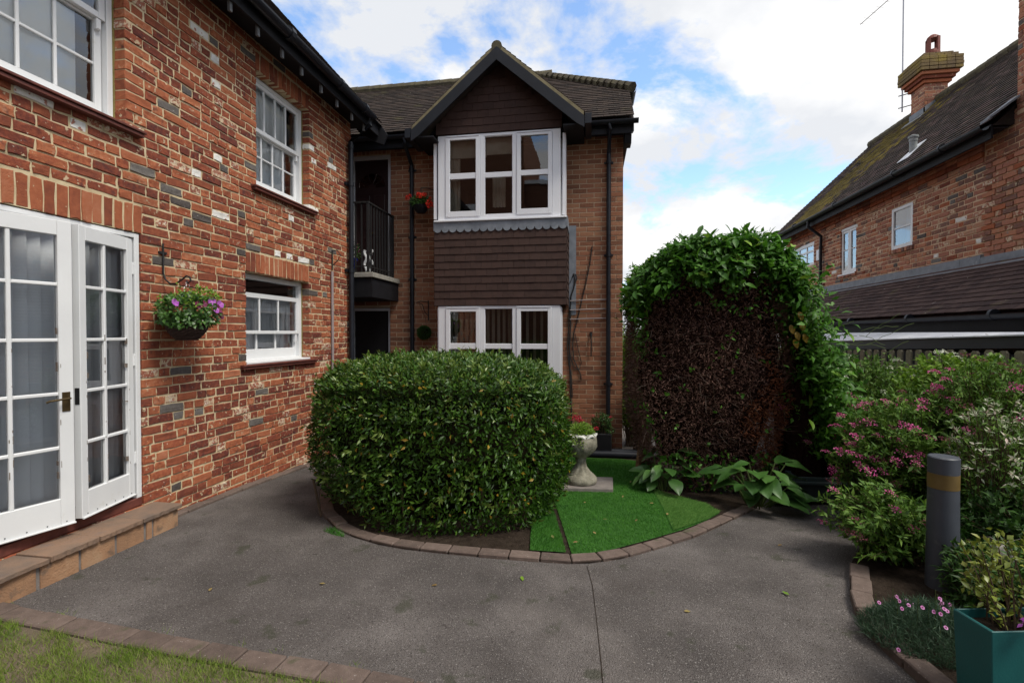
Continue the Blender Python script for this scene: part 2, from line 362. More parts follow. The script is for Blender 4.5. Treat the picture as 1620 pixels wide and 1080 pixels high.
m_wicker = M('dark_wicker', [(0.020, 0.010, 0.008), (0.050, 0.026, 0.018)], rough=0.8, scale=60, bump=0.6, bscale=150)
m_chain = M('steel_chain', [(0.35, 0.35, 0.36), (0.5, 0.5, 0.5)], rough=0.4, scale=20, metal=0.8)
m_conduit = M('grey_plastic_conduit', [(0.24, 0.20, 0.20), (0.32, 0.27, 0.27)], rough=0.6, scale=8)
m_bluepot = M('blue_glazed_pot', [(0.01, 0.015, 0.12), (0.02, 0.025, 0.2)], rough=0.25, scale=8)
m_terra = M('red_clay_chimney_pot', [(0.12, 0.03, 0.02), (0.20, 0.05, 0.03)], rough=0.6, scale=12)
m_capmoss = M('lichened_chimney_brick', [(0.09, 0.06, 0.045), (0.17, 0.12, 0.05), (0.28, 0.21, 0.03)], rough=0.97, scale=3.2, rand=0.3, bump=0.8, bscale=60)
m_vent = M('grey_vent_pipe', [(0.20, 0.22, 0.22), (0.30, 0.32, 0.32)], rough=0.6, scale=10)
m_alu = M('aerial_aluminium', [(0.30, 0.30, 0.32), (0.42, 0.42, 0.44)], rough=0.4, metal=0.6, scale=5)

# foliage
def leafm(name, cols, rough=0.5, transl=0.28, rand=0.8, spec=0.5, scale=2.0):
    return M(name, cols, rough=rough, scale=scale, detail=2, rand=rand, transl=transl, spec=spec)
m_hedge = leafm('glossy_hedge_leaf', [(0.012, 0.034, 0.003), (0.022, 0.062, 0.005), (0.040, 0.105, 0.008), (0.080, 0.165, 0.014)], rough=0.42, transl=0.16, spec=0.35)
m_creeper = leafm('creeper_leaf', [(0.025, 0.085, 0.008), (0.05, 0.155, 0.012), (0.10, 0.25, 0.022)], rough=0.5, transl=0.3, spec=0.3)
m_dead = leafm('dead_conifer_sprig', [(0.070, 0.036, 0.029), (0.130, 0.070, 0.054), (0.215, 0.128, 0.096)], rough=0.9, transl=0.05, spec=0.1)
m_rust = leafm('rust_conifer_sprig', [(0.10, 0.036, 0.02), (0.19, 0.068, 0.035), (0.27, 0.11, 0.055)], rough=0.9, transl=0.1, spec=0.1)
m_yleaf = leafm('yellowing_leaf', [(0.20, 0.12, 0.01), (0.36, 0.24, 0.02)], rough=0.5)
m_berg = leafm('broad_leaf', [(0.025, 0.07, 0.015), (0.045, 0.12, 0.022), (0.09, 0.19, 0.04)], rough=0.42, transl=0.2, rand=0.6, scale=9)
m_spir = leafm('spiraea_leaf', [(0.045, 0.11, 0.015), (0.09, 0.19, 0.025), (0.18, 0.29, 0.045)], rough=0.55, spec=0.3)
m_dkleaf = leafm('dark_ivy_leaf', [(0.014, 0.042, 0.008), (0.030, 0.08, 0.012), (0.055, 0.13, 0.02)], rough=0.5, spec=0.3)
m_ygleaf = leafm('yellow_green_leaf', [(0.08, 0.18, 0.015), (0.15, 0.28, 0.025), (0.26, 0.39, 0.05)], rough=0.5, spec=0.3)
m_vari = leafm('cream_pink_leaf', [(0.10, 0.19, 0.05), (0.48, 0.55, 0.36), (0.60, 0.60, 0.46), (0.66, 0.46, 0.42)], rough=0.5)
m_pink = leafm('pink_floret', [(0.48, 0.04, 0.20), (0.70, 0.12, 0.36), (0.74, 0.30, 0.46)], rough=0.7, spec=0.2)
m_wht_fl = leafm('white_petal', [(0.62, 0.66, 0.46), (0.78, 0.79, 0.68)], rough=0.6)
m_purple = leafm('purple_petal', [(0.35, 0.06, 0.42), (0.55, 0.18, 0.60)], rough=0.6)
m_plum = leafm('plum_petal', [(0.12, 0.01, 0.05), (0.22, 0.02, 0.09)], rough=0.6)
m_red = leafm('red_petal', [(0.55, 0.015, 0.01), (0.75, 0.05, 0.02)], rough=0.6)
m_crimson = leafm('crimson_petal', [(0.40, 0.01, 0.03), (0.6, 0.02, 0.06)], rough=0.6)
m_lilac = leafm('lilac_petal', [(0.50, 0.12, 0.42), (0.66, 0.32, 0.60)], rough=0.6)
m_stem = M('brown_stem', [(0.05, 0.035, 0.02), (0.12, 0.08, 0.05)], rough=0.9, scale=30)
m_gstem = M('green_stem', [(0.05, 0.08, 0.02), (0.09, 0.13, 0.03)], rough=0.8, scale=30)
m_core = M('shade_dark_twigs', [(0.012, 0.012, 0.006), (0.024, 0.02, 0.012)], rough=1.0, scale=30, bump=1.0, bscale=40, bdist=0.03, spec=0.0)  # dark twig tone standing in for the shade deep among leaves
m_deadcore = M('shade_dark_dry_twigs', [(0.015, 0.008, 0.007), (0.03, 0.016, 0.013)], rough=1.0, scale=30, bump=1.0, bscale=40, bdist=0.03, spec=0.0)  # same for the conifer: inner shade put into a dark brown

# ================================================================ ground
def gz(y):
    y = min(y, 9.0)
    return -0.0165 * max(0.0, y - 2.9) ** 2
def inpoly(x, y, poly):
    P = np.array(poly); n = len(P); r = np.zeros(len(x), bool); j = n - 1
    for i in range(n):
        c = ((P[i, 1] > y) != (P[j, 1] > y)) & (x < (P[j, 0] - P[i, 0]) * (y - P[i, 1]) / (P[j, 1] - P[i, 1] + 1e-12) + P[i, 0])
        r ^= c; j = i
    return r
def sheet(name, poly, off, mat, cuts=3, thick=0.0, parent=None, kind=None):
    from mathutils.geometry import delaunay_2d_cdt
    bm = bmesh.new()
    pts = []
    for a, b in zip(poly, poly[1:] + poly[:1]):
        k = max(1, int(math.dist(a, b) / .25)); pts += [(a[0] + (b[0] - a[0]) * i / k, a[1] + (b[1] - a[1]) * i / k) for i in range(k)]
    P = np.array(poly); nb = len(pts)
    gx_, gy_ = np.meshgrid(np.arange(P[:, 0].min() + .01, P[:, 0].max(), .2), np.arange(P[:, 1].min() + .01, P[:, 1].max(), .2)); gx_, gy_ = gx_.ravel(), gy_.ravel()
    k = inpoly(gx_, gy_, poly)
    allp = [Vector(p) for p in pts] + [Vector((float(x), float(y))) for x, y in zip(gx_[k], gy_[k])]
    r = delaunay_2d_cdt(allp, [], [list(range(nb))], 1, 1e-6)
    vs = [bm.verts.new((p.x, p.y, 0)) for p in r[0]]
    for f in r[2]:
        try: bm.faces.new([vs[i] for i in f])
        except ValueError: pass
    if thick:
        r = bmesh.ops.extrude_face_region(bm, geom=bm.faces[:])
        for g in r['geom']:
            if isinstance(g, bmesh.types.BMVert): g.co.z += thick
    for v in bm.verts: v.co.z += gz(v.co.y) + off
    bmesh.ops.recalc_face_normals(bm, faces=bm.faces)
    if not thick:
        for f in bm.faces:
            if f.normal.z < 0: f.normal_flip()
    me = bpy.data.meshes.new(name); bm.to_mesh(me); bm.free()
    me.materials.append(mat)
    o = link(bpy.data.objects.new(name, me), parent, (0, 0, 0))
    if kind: o['kind'] = kind
    return o
mb = MB()
ys = [-60, -20, -8, -3, 0, 1.5, 2.5, 2.9] + [2.9 + 0.15 * i for i in range(1, 41)] + [9, 12, 20, 40, 90, 200, 420]
xs = [-300, -80, -30, -12, -6, -3, 0, 3, 6, 12, 30, 80, 300]
for j, y in enumerate(ys):
    for x in xs: mb.v.append((x, y, gz(y)))
for j in range(len(ys) - 1):
    for i in range(len(xs) - 1):
        a = j * len(xs) + i; mb.f.append((a, a + 1, a + 1 + len(xs), a + len(xs)))
mb.build('ground', m_asphalt, kind='structure', origin=(0, 0, 0))

# ================================================================ bricks
PX = 765.0
def seen_size(p, ln):
    """apparent length in the photograph's pixels of a piece of length ln at p, 0 when outside the frame"""
    v = Vector(p) - Vector((0, 0, EYE))
    f = Vector((-math.sin(YAW) * math.cos(PITCH), math.cos(YAW) * math.cos(PITCH), -math.sin(PITCH)))
    r = Vector((math.cos(YAW), math.sin(YAW), 0)); u = r.cross(f)
    d = v.dot(f)
    if d < 0.3: return 0.0
    x, y = v.dot(r) / d * PX, v.dot(u) / d * PX
    if abs(x) > 830 or abs(y) > 560: return 0.0
    return ln * PX / d
def lay(s0, s1, z0, z1, holes, course=0.075, jn=0.011, stretch=0.225, bond='flemish', wob=0.0):
    """courses of bricks between s0..s1, z0..z1 with the holes (s0,s1,z0,z1) cut out"""
    out = []; row = 0; z = z0
    while z < z1 - 0.02:
        zt = min(z + course, z1); row_ = []; tiny = []
        s = s0 - (0 if row % 2 == 0 else (stretch * 0.5 if bond == 'stretcher' else stretch * 0.75)); k = 0
        while s < s1:
            if bond == 'stretcher': ln = stretch
            else: ln = stretch if (k % 2 == 0) == True else stretch / 2
            if bond == 'mixed':
                ln = random.choice((stretch, stretch / 2)) * random.uniform(0.93, 1.04)
            a, b = max(s, s0), min(s + ln, s1)
            segs = [(a, b)]
            for h in holes:
                if h[2] < zt - 0.02 and h[3] > z + 0.02:
                    ns = []
                    for p, q in segs:
                        if h[0] >= q or h[1] <= p: ns.append((p, q)); continue
                        if h[0] > p: ns.append((p, h[0] + jn / 2 if h[0] < q else q))
                        if h[1] < q: ns.append((h[1] - jn / 2, q))
                    segs = ns
            for p, q in segs:
                if q - p > 0.05: row_.append([p + jn / 2, q - jn / 2, z + jn / 2, zt - jn / 2, 0.0, None])
                elif q - p > 0.004: tiny.append((p, q))
            s += ln; k += 1
        for p, q in tiny:                       # a sliver is no brick: its neighbour is cut longer
            for b in row_:
                if abs(b[1] + jn / 2 - p) < .003: b[1] = q - jn / 2; break
                if abs(b[0] - jn / 2 - q) < .003: b[0] = p + jn / 2; break
        out += row_
        z = zt; row += 1
    return out
def soldiers(s0, s1, z0, z1, mat, jn=0.011, w=0.075):
    n = max(1, round((s1 - s0) / w)); d = (s1 - s0) / n
    return [[s0 + i * d + jn / 2, s0 + (i + 1) * d - jn / 2, z0, z1, 0.0, mat] for i in range(n)]
def brick_geo(fr, b, rough, depth=0.10):
    s0, s1, z0, z1, n, _ = b
    j = lambda a: random.uniform(-a, a)
    r = rough
    ww, hh = s1 - s0, z1 - z0
    c = 0.004 if r > 0.001 else 0.0025
    n += j(0.002 + r * 0.5)
    # front ring of 8, chamfer ring, back ring of 4
    base = [(s0, z0), ((s0 + s1) / 2 + j(.02), z0), (s1, z0), (s1, (z0 + z1) / 2), (s1, z1), ((s0 + s1) / 2 + j(.02), z1), (s0, z1), (s0, (z0 + z1) / 2)]
    tilt = j(0.0035) if r > 0.001 else 0
    ring = [(a + j(r), q + j(r) + tilt * (a - s0) / max(ww, .05)) for a, q in base]
    cs, cz = (s0 + s1) / 2, (z0 + z1) / 2
    inner = [(a + (cs - a) / (ww / 2) * c * (1 + j(.5)), q + (cz - q) / (hh / 2) * c * (1 + j(.5))) for a, q in ring]
    vs = [fr(a, q, n - c) for a, q in ring] + [fr(a, q, n + j(r * .6)) for a, q in inner] + [fr(a, q, n - depth) for a, q in (ring[0], ring[2], ring[4], ring[6])]
    fs = [tuple(range(8, 16))] + [(i, (i + 1) % 8, (i + 1) % 8 + 8, i + 8) for i in range(8)]
    for k in range(4):
        a, m_, e = 2 * k, 2 * k + 1, (2 * k + 2) % 8
        fs.append((16 + k, 16 + (k + 1) % 4, e, m_, a))
    if fr.flip: fs = [f[::-1] for f in fs]
    return vs, fs
def place_bricks(fr, specs, parent, mat, rough=0.0, limit=300, name='brick', rest='far_bricks', depth=0.10, alts=()):
    """the largest seen become objects, the rest one mesh per material"""
    for b in specs:
        if b[5] is None:
            b[5] = mat
            x = random.random(); acc = 0
            for am, pr in alts:
                acc += pr
                if x < acc: b[5] = am; break
        c = fr((b[0] + b[1]) / 2, (b[2] + b[3]) / 2, b[4]); b.append(seen_size(c, max(b[1] - b[0], b[3] - b[2])))
    specs.sort(key=lambda b: -b[6])
    for b in specs[:limit]:
        m = MB(); m.add(*brick_geo(fr, b[:6], rough, depth)); m.build(name, b[5], parent)
    groups = {}
    for b in specs[limit:]:
        groups.setdefault(b[5].name, MB()).add(*brick_geo(fr, b[:6], rough, depth))
    for k, m in groups.items():
        m.build(rest, bpy.data.materials[k], parent, kind='stuff')
def wall_shell(fr, s0, s1, z0, z1, holes, n, depth, name, mat, parent):
    """mortar body: front and back sheets with real openings and their reveals"""
    e = .005; holes = [(h[0] - e, h[1] + e, h[2] - e, h[3] + e) for h in holes]; s0 += e; s1 -= e
    S = sorted({s0, s1, *[h[0] for h in holes], *[h[1] for h in holes]}); S = [s for s in S if s0 <= s <= s1]
    Z = sorted({z0, z1, *[h[2] for h in holes], *[h[3] for h in holes]}); Z = [z for z in Z if z0 <= z <= z1]
    solid = lambda i, j: 0 <= i < len(S) - 1 and 0 <= j < len(Z) - 1 and not any(h[0] <= (S[i] + S[i + 1]) / 2 <= h[1] and h[2] <= (Z[j] + Z[j + 1]) / 2 <= h[3] for h in holes)
    m = MB(); nb = n - depth
    def q(a, b, c, d, fl): m.add([a, b, c, d], [(0, 1, 2, 3) if not fl else (3, 2, 1, 0)])
    for i in range(len(S) - 1):
        for j in range(len(Z) - 1):
            if not solid(i, j): continue
            a, b, c, d = S[i], S[i + 1], Z[j], Z[j + 1]; f = fr.flip
            q(fr(a, c, n), fr(b, c, n), fr(b, d, n), fr(a, d, n), f)
            q(fr(a, c, nb), fr(b, c, nb), fr(b, d, nb), fr(a, d, nb), not f)
            if not solid(i - 1, j): q(fr(a, c, nb), fr(a, c, n), fr(a, d, n), fr(a, d, nb), f)
            if not solid(i + 1, j): q(fr(b, c, n), fr(b, c, nb), fr(b, d, nb), fr(b, d, n), f)
            if not solid(i, j - 1): q(fr(a, c, nb), fr(b, c, nb), fr(b, c, n), fr(a, c, n), f)
            if not solid(i, j + 1): q(fr(a, d, n), fr(b, d, n), fr(b, d, nb), fr(a, d, nb), f)
    return m.build(name, mat, parent)

# ---------------------------------------------------------------- tiles
def tile_specs(o, a, up, nrow, width, pitch=0.165, gauge=0.1, keep=None):
    """o origin at eaves, a along the eaves, up the slope; gives tile positions"""
    a = Vector(a).normalized(); up = Vector(up).normalized(); nrm = a.cross(up)
    if nrm.z < 0 or (abs(nrm.z) < 0.1 and False): nrm = -nrm
    out = []
    for r in range(nrow):
        k = 0; off = -pitch * 0.5 * (r % 2)
        while off + k * pitch < width - 0.01:
            x0 = max(0, off + k * pitch); x1 = min(width, off + (k + 1) * pitch)
            if x1 - x0 > 0.03:
                c = Vector(o) + a * ((x0 + x1) / 2) + up * (r * gauge + gauge / 2)
                if keep is None or keep(c): out.append((c, (x1 - x0) - 0.003, a, up, nrm))
            k += 1
    return out
def tile_geo(spec, gauge=0.1, th=0.013, wob=0.002):
    c, w, a, up, n = spec
    L_ = gauge * 1.55; j = lambda q: random.uniform(-q, q)
    lift = th * 1.15 + abs(j(wob)); sk = j(wob)
    lo = c - up * (gauge / 2 + j(wob)); hi = lo + up * L_
    P = []
    for (e, h) in ((lo, lift), (hi, 0.0)):
        for d in (0, th):
            for s in (-w / 2, w / 2):
                P.append(e + a * s + n * (h + d) + up * (sk * (1 if s > 0 else -1) if e is lo else 0))
    # 0 lo-bot-l 1 lo-bot-r 2 lo-top-l 3 lo-top-r 4.. hi
    fs = [(2, 3, 7, 6), (0, 1, 3, 2), (1, 5, 7, 3), (4, 0, 2, 6), (1, 0, 4, 5)]
    if a.cross(up).dot(n) < 0: fs = [f[::-1] for f in fs]
    return [tuple(p) for p in P], fs
def place_tiles(specs, parent, mat, limit, name='tile', rest='far_tiles', gauge=0.1, wob=0.002, matfn=None):
    ranked = sorted(specs, key=lambda t: -seen_size(t[0], t[1]))
    for t in ranked[:limit]:
        m = MB(); m.add(*tile_geo(t, gauge, wob=wob)); m.build(name, matfn(t[0]) if matfn else mat, parent)
    g = {}
    for t in ranked[limit:]:
        mm = matfn(t[0]) if matfn else mat
        g.setdefault(mm.name, MB()).add(*tile_geo(t, gauge, wob=wob))
    for k, m in g.items(): m.build(rest, bpy.data.materials[k], parent, kind='stuff')

def curtain(fr, s0, s1, z0, z1, n, mat, parent, name='curtain', wave=0.09, amp=0.02):
    k = max(6, int((s1 - s0) / 0.015)); m = MB(); ph = random.uniform(0, 6)
    for i in range(k + 1):
        s = s0 + (s1 - s0) * i / k; d = amp * (math.sin(s / wave * 6.283 + ph) + 0.4 * math.sin(s / wave * 2.7 + ph * 2))
        m.v += [fr(s, z0, n + d), fr(s, z1, n + d * 0.7)]
    for i in range(k): m.f.append((2 * i, 2 * i + 2, 2 * i + 3, 2 * i + 1))
    return m.build(name, mat, parent, smooth='all')
def room(fr, s0, s1, z0, z1, n0, depth, parent, mat=None):
    """the room behind a window: five inner faces"""
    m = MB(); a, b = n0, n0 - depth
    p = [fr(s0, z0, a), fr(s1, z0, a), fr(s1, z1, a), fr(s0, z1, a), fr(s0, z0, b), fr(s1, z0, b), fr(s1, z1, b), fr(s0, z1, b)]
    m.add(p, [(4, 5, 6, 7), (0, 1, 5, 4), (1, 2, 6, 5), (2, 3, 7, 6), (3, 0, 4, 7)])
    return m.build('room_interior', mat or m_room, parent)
def sash(fr, parent, s0, s1, z0, z1, n, sb, zb, st=0.05, top=0.05, bot=0.06, bar=0.02, t=0.035, mat=None, gmat=None, name='sash', lite='pane'):
    """a glazed sash: frame and bars as one part, its panes as parts; sb, zb are the bar centres"""
    mat = mat or m_white; m = MB()
    m.fbox(fr, s0, s0 + st, z0, z1, n - t, n, 0.003); m.fbox(fr, s1 - st, s1, z0, z1, n - t, n, 0.003)
    m.fbox(fr, s0 + st, s1 - st, z0, z0 + bot, n - t, n - 0.0015, 0.003); m.fbox(fr, s0 + st, s1 - st, z1 - top, z1, n - t, n - 0.0015, 0.003)
    ob = m.build(name, mat, parent)
    b = MB()
    for s in sb: b.fbox(fr, s - bar / 2, s + bar / 2, z0 + bot, z1 - top, n - t * .8, n - 0.006, 0.004)
    ss = [s0 + st] + [q for s in sb for q in (s - bar / 2, s + bar / 2)] + [s1 - st]
    for z in zb:
        for i in range(0, len(ss), 2): b.fbox(fr, ss[i], ss[i + 1], z - bar / 2, z + bar / 2, n - t * .8, n - 0.007, 0.004)
    if b.v: b.build('glazing_bars', mat, parent)
    S = ss; Zs = [z0 + bot] + [q for z in zb for q in (z - bar / 2, z + bar / 2)] + [z1 - top]
    for i in range(0, len(S), 2):
        for j in range(0, len(Zs), 2):
            g = MB(); d = random.uniform(-0.0012, 0.0012)
            e = 0.0
            nn = n - t * .55
            g.add([fr(S[i] - e, Zs[j] - e, nn + d), fr(S[i + 1] + e, Zs[j] - e, nn - d), fr(S[i + 1] + e, Zs[j + 1] + e, nn - d * .5), fr(S[i] - e, Zs[j + 1] + e, nn + d * .4)], [(0, 1, 2, 3) if not fr.flip else (3, 2, 1, 0)])
            g.build(lite, gmat or m_glass, parent)
    return ob

# ================================================================ LEFT HOUSE
LX = -3.434
FL = Fr((LX, 0, 0), (0, 1, 0), (1, 0, 0))
left = thing('brick_house', 'old red brick house along the left with white French doors and sash windows', 'house', (LX - 1.5, 4, 0))
DOOR = (2.03, 3.235, 0.17, 2.27); UL = (1.99, 3.125, 3.055, 4.245); UR = (4.56, 5.52, 3.04, 4.245); LR = (4.385, 5.495, 1.20, 2.13)
LEND = 6.57; LTOP = 4.62
holes = [DOOR, UL, UR, LR]
lwall = wall_shell(FL, -1.0, LEND, -0.35, LTOP, holes, -0.0065, 0.28, 'wall', m_mortar_l, left)
lint = [(DOOR[0], 3.255, 2.275, 2.487), (UL[0], 3.13, 4.25, 4.43), (4.558, 5.52, 4.248, 4.43), (4.388, 5.50, 2.134, 2.336)]
sp = lay(-1.0, LEND, -0.35, LTOP, holes + lint, jn=0.0125, bond='mixed')
for l in lint: sp += soldiers(l[0], l[1], l[2] + .002, l[3] - .005, m_brick_sold)
whites = [(3.86, 4.16), (3.98, 4.05), (4.0, 3.79), (2.75, 2.92), (2.54, 3.0), (4.02, 3.16), (3.83, 2.91), (5.6, 3.84), (5.6, 3.68), (6.06, 3.76), (4.14, 2.62), (4.87, 2.37), (5.07, 2.38), (5.42, 2.38), (2.47, 3.01), (5.7, 3.05)]
greys = [(3.44, 2.72), (3.7, 2.58), (3.82, 2.56), (3.2, 2.95), (3.3, 2.75), (3.9, 2.2), (4.49, 2.36), (3.6, 1.2), (5.62, 2.0), (3.56, 0.9), (4.45, 3.2)]
for b in sp:
    if b[5] is None:
        if any(b[0] <= w[0] <= b[1] and b[2] - .005 <= w[1] <= b[3] + .005 for w in whites): b[5] = m_brick_white
        elif any(b[0] <= w[0] <= b[1] and b[2] - .005 <= w[1] <= b[3] + .005 for w in greys): b[5] = m_brick_grey
place_bricks(FL, sp, lwall, m_brick_l, rough=0.0042, limit=300, alts=((m_brick_pale, 0.07), (m_brick_grey, 0.02), (m_brick_white, 0.004), (m_brick_sold, 0.16)))
# rest of the shell of the house
mb = MB(); mb.box(LX - 7.2, LX - 0.30, LEND - 0.24, LEND - 0.006, -0.5, LTOP); mb.build('end_wall', m_brick_l, left)
mb = MB()
yA, yB = -1.3, LEND + 0.28
ex, ez, rx, rz = -3.10, 4.62, -6.1, 7.95
mb.prism([(ex + 0.04, yA, ez - 0.05), (rx, yA, rz - 0.03), (rx * 2 - ex, yA, ez - 0.05)], (0, yB - 0.05 - yA, 0))
mb.build('roof', m_black, left)
lroof = None
up = Vector((rx - ex, 0, rz - ez))
specs = tile_specs((ex, yA, ez), (0, 1, 0), up, int(up.length / 0.1), yB - yA)
place_tiles(specs, left, m_tile_roof, 0, wob=0.004)
mb = MB(); mb.tube([(rx, y, rz + 0.03) for y in np.arange(yA, yB + .01, 0.3)], 0.11, 8); mb.build('ridge', m_ridge, left)
# gutter, fascia and rafter feet
mb = MB()
gx, gzz = -3.045, 4.50
prof = [(0.06 * math.cos(R(180 + a)), 0.06 * math.sin(R(180 + a))) for a in range(0, 181, 20)]
def gutter(y0, y1, x, z, side=1, r=0.06, axis='y'):
    m = MB(); pr = [(r * math.cos(R(180 + a)), r * math.sin(R(180 + a))) for a in range(0, 181, 18)]
    pin = [((r - .005) * math.cos(R(180 + a)), (r - .005) * math.sin(R(180 + a))) for a in range(180, -1, -18)]
    pts = pr + pin
    if axis == 'y': m.prism([(x + a, y0, z + b) for a, b in pts], (0, y1 - y0, 0))
    else: m.prism([(y0, x + a, z + b) for a, b in pts], (y1 - y0, 0, 0))
    return m
g = gutter(yA, 6.47, gx, 4.565)
for y in (3.1, 4.55, 5.55, 6.2): g.tube([(gx, y - .03, 4.56), (gx, y + .03, 4.56)], 0.068, 10)
g.build('gutter', m_pipe, left)
mb = MB(); mb.box(-3.135, -3.110, yA, yB - .06, 4.42, 4.60); mb.build('fascia', m_black, left)
mb = MB(); mb.box(LX + .005, -3.14, yA, yB - .06, 4.53, 4.545); mb.build('soffit', m_black, left)
for y in (2.75, 3.12, 3.48, 3.85, 4.21, 4.58, 4.92, 5.31, 5.67, 6.05, 6.4):
    mb = MB(); mb.box(-3.16, -3.137, y - .016, y + .016, 4.34, 4.45); mb.build('rafter_end', m_feet, left)
mb = MB(); mb.prism([(-3.2, yB - .05, 4.36), (-3.04, yB - .05, 4.30), (-2.98, yB - .05, 4.44), (-3.06, yB - .05, 4.56), (rx, yB - .05, rz - .02), (rx, yB - .05, rz - .24), (-3.42, yB - .05, 4.50)], (0, 0.03, 0)); mb.build('bargeboard', m_black, left)
# downpipe at the corner
mb = MB(); dx, dy = LX + 0.065, 6.44
mb.tube([(gx, 6.40, 4.52), (gx, 6.40, 4.42), (dx, dy, 4.22), (dx, dy, 3.0), (dx, dy, gz(6.4) + .02)], 0.036, 12)
for z in (4.15, 3.62, 2.4, 0.7): mb.tube([(dx, dy, z - .03), (dx, dy, z + .03)], 0.045, 12)
for z in (3.62, 2.4, 0.7): mb.box(LX + .001, LX + .03, dy - .075, dy + .075, z - .02, z + .02)
mb.build('downpipe', m_pipe, left, smooth=True)
# windows of the left house
def jamb_frame(h, win, n=-0.105, w=0.045, d=0.10, bottom=True):
    s0, s1, z0, z1 = h; m = MB()
    m.fbox(FL, s0 + .002, s0 + w, z0, z1, n - d, n, 0.003); m.fbox(FL, s1 - w, s1 - .002, z0, z1, n - d, n, 0.003)
    m.fbox(FL, s0 + w, s1 - w, z1 - w, z1 - .002, n - d, n - .001, 0.003)
    m.fbox(FL, s0 + w, s1 - w, z0, z0 + 0.03, n - d, n - .001, 0.003)
    m.build('window_frame', m_white, win)
    a = MB(); a.fbox(FL, s1 - .006, s1 + .007, z0, z1, n - .01, n + .012); a.fbox(FL, s0 - .007, s0 + .006, z0, z1, n - .01, n + .012); a.build('sealant', m_algae, win)
def win_thing(h, label=None):
    w = bpy.data.objects.new('window', None); link(w, left, FL((h[0] + h[1]) / 2, h[2], -0.1))
    if label: w['label'] = label
    return w
def tile_sill(h, win, n1=0.045):
    m = MB(); s0, s1, z0, _ = h
    m.fbox(FL, s0 - .09, s1 + .11, z0 - .030, z0 - .012, -0.10, n1, 0.003); m.fbox(FL, s0 - .08, s1 + .10, z0 - .058, z0 - .034, -0.10, n1 - .012, 0.003)
    m.build('sill', m_redsill, win)
    m = MB(); m.fbox(FL, s0 - .0, s1 - .0, z0 - .011, z0 + .012, -0.14, 0.012, 0.004); m.build('timber_sill', m_white, win)
w = win_thing(UL); jamb_frame(UL, w); tile_sill(UL, w, 0.07)
sash(FL, w, 2.04, 3.075, 3.085, 3.82, -0.150, [2.33, 2.55, 2.77], [3.475], st=.05, top=.035, bot=.10)
sash(FL, w, 2.04, 3.075, 3.80, 4.20, -0.112, [2.33, 2.55, 2.77], [], st=.045, top=.04, bot=.045)
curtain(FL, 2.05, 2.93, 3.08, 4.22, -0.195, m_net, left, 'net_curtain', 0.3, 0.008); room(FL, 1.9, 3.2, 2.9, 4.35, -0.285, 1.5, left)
for s in (3.02,): mb = MB(); mb.fbox(FL, s, s + .035, 3.72, 3.80, -0.149, -0.118, .006); mb.build('sash_horn', m_white, w)
w = win_thing(UR); jamb_frame(UR, w); tile_sill(UR, w, 0.06)
b4 = [4.61 + 0.05 + (0.86 - 0.1) * k / 4 for k in (1, 2, 3)]
sash(FL, w, 4.605, 5.475, 3.075, 3.69, -0.150, b4, [3.43], st=.045, top=.035, bot=.09, bar=.018)
sash(FL, w, 4.605, 5.475, 3.67, 4.20, -0.112, b4, [], st=.045, top=.04, bot=.045, bar=.018)
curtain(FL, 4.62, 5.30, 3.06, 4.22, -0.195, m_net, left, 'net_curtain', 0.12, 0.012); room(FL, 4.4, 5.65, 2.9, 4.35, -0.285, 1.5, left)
mb = MB(); mb.fbox(FL, 5.43, 5.46, 3.60, 3.67, -0.149, -0.118, .006); mb.build('sash_horn', m_white, w)
w = win_thing(LR); jamb_frame(LR, w, w=0.05); tile_sill(LR, w, 0.05)
b3 = [4.43 + .045 + i * 0.315 for i in (0, 1, 2)]
sash(FL, w, 4.43, 5.45, 1.50, 1.935, -0.112, [4.44 + .31, 4.44 + .63], [], st=.045, top=.05, bot=.035, bar=.018)
sash(FL, w, 4.43, 5.45, 1.225, 1.755, -0.152, [4.44 + .31, 4.44 + .63], [], st=.045, top=.022, bot=.11, bar=.022)
mb = MB(); mb.fbox(FL, 4.435, 5.445, 1.94, 2.075, -0.150, -0.148); mb.build('pane', m_glass, w)
mb = MB(); mb.fbox(FL, 5.39, 5.42, 1.40, 1.50, -0.149, -0.118, .006); mb.build('sash_horn', m_white, w)
curtain(FL, 4.42, 5.46, 1.22, 2.10, -0.235, m_blind, left, 'pleated_blind', 0.05, 0.012); room(FL, 4.25, 5.6, 1.1, 2.25, -0.285, 1.2, left)
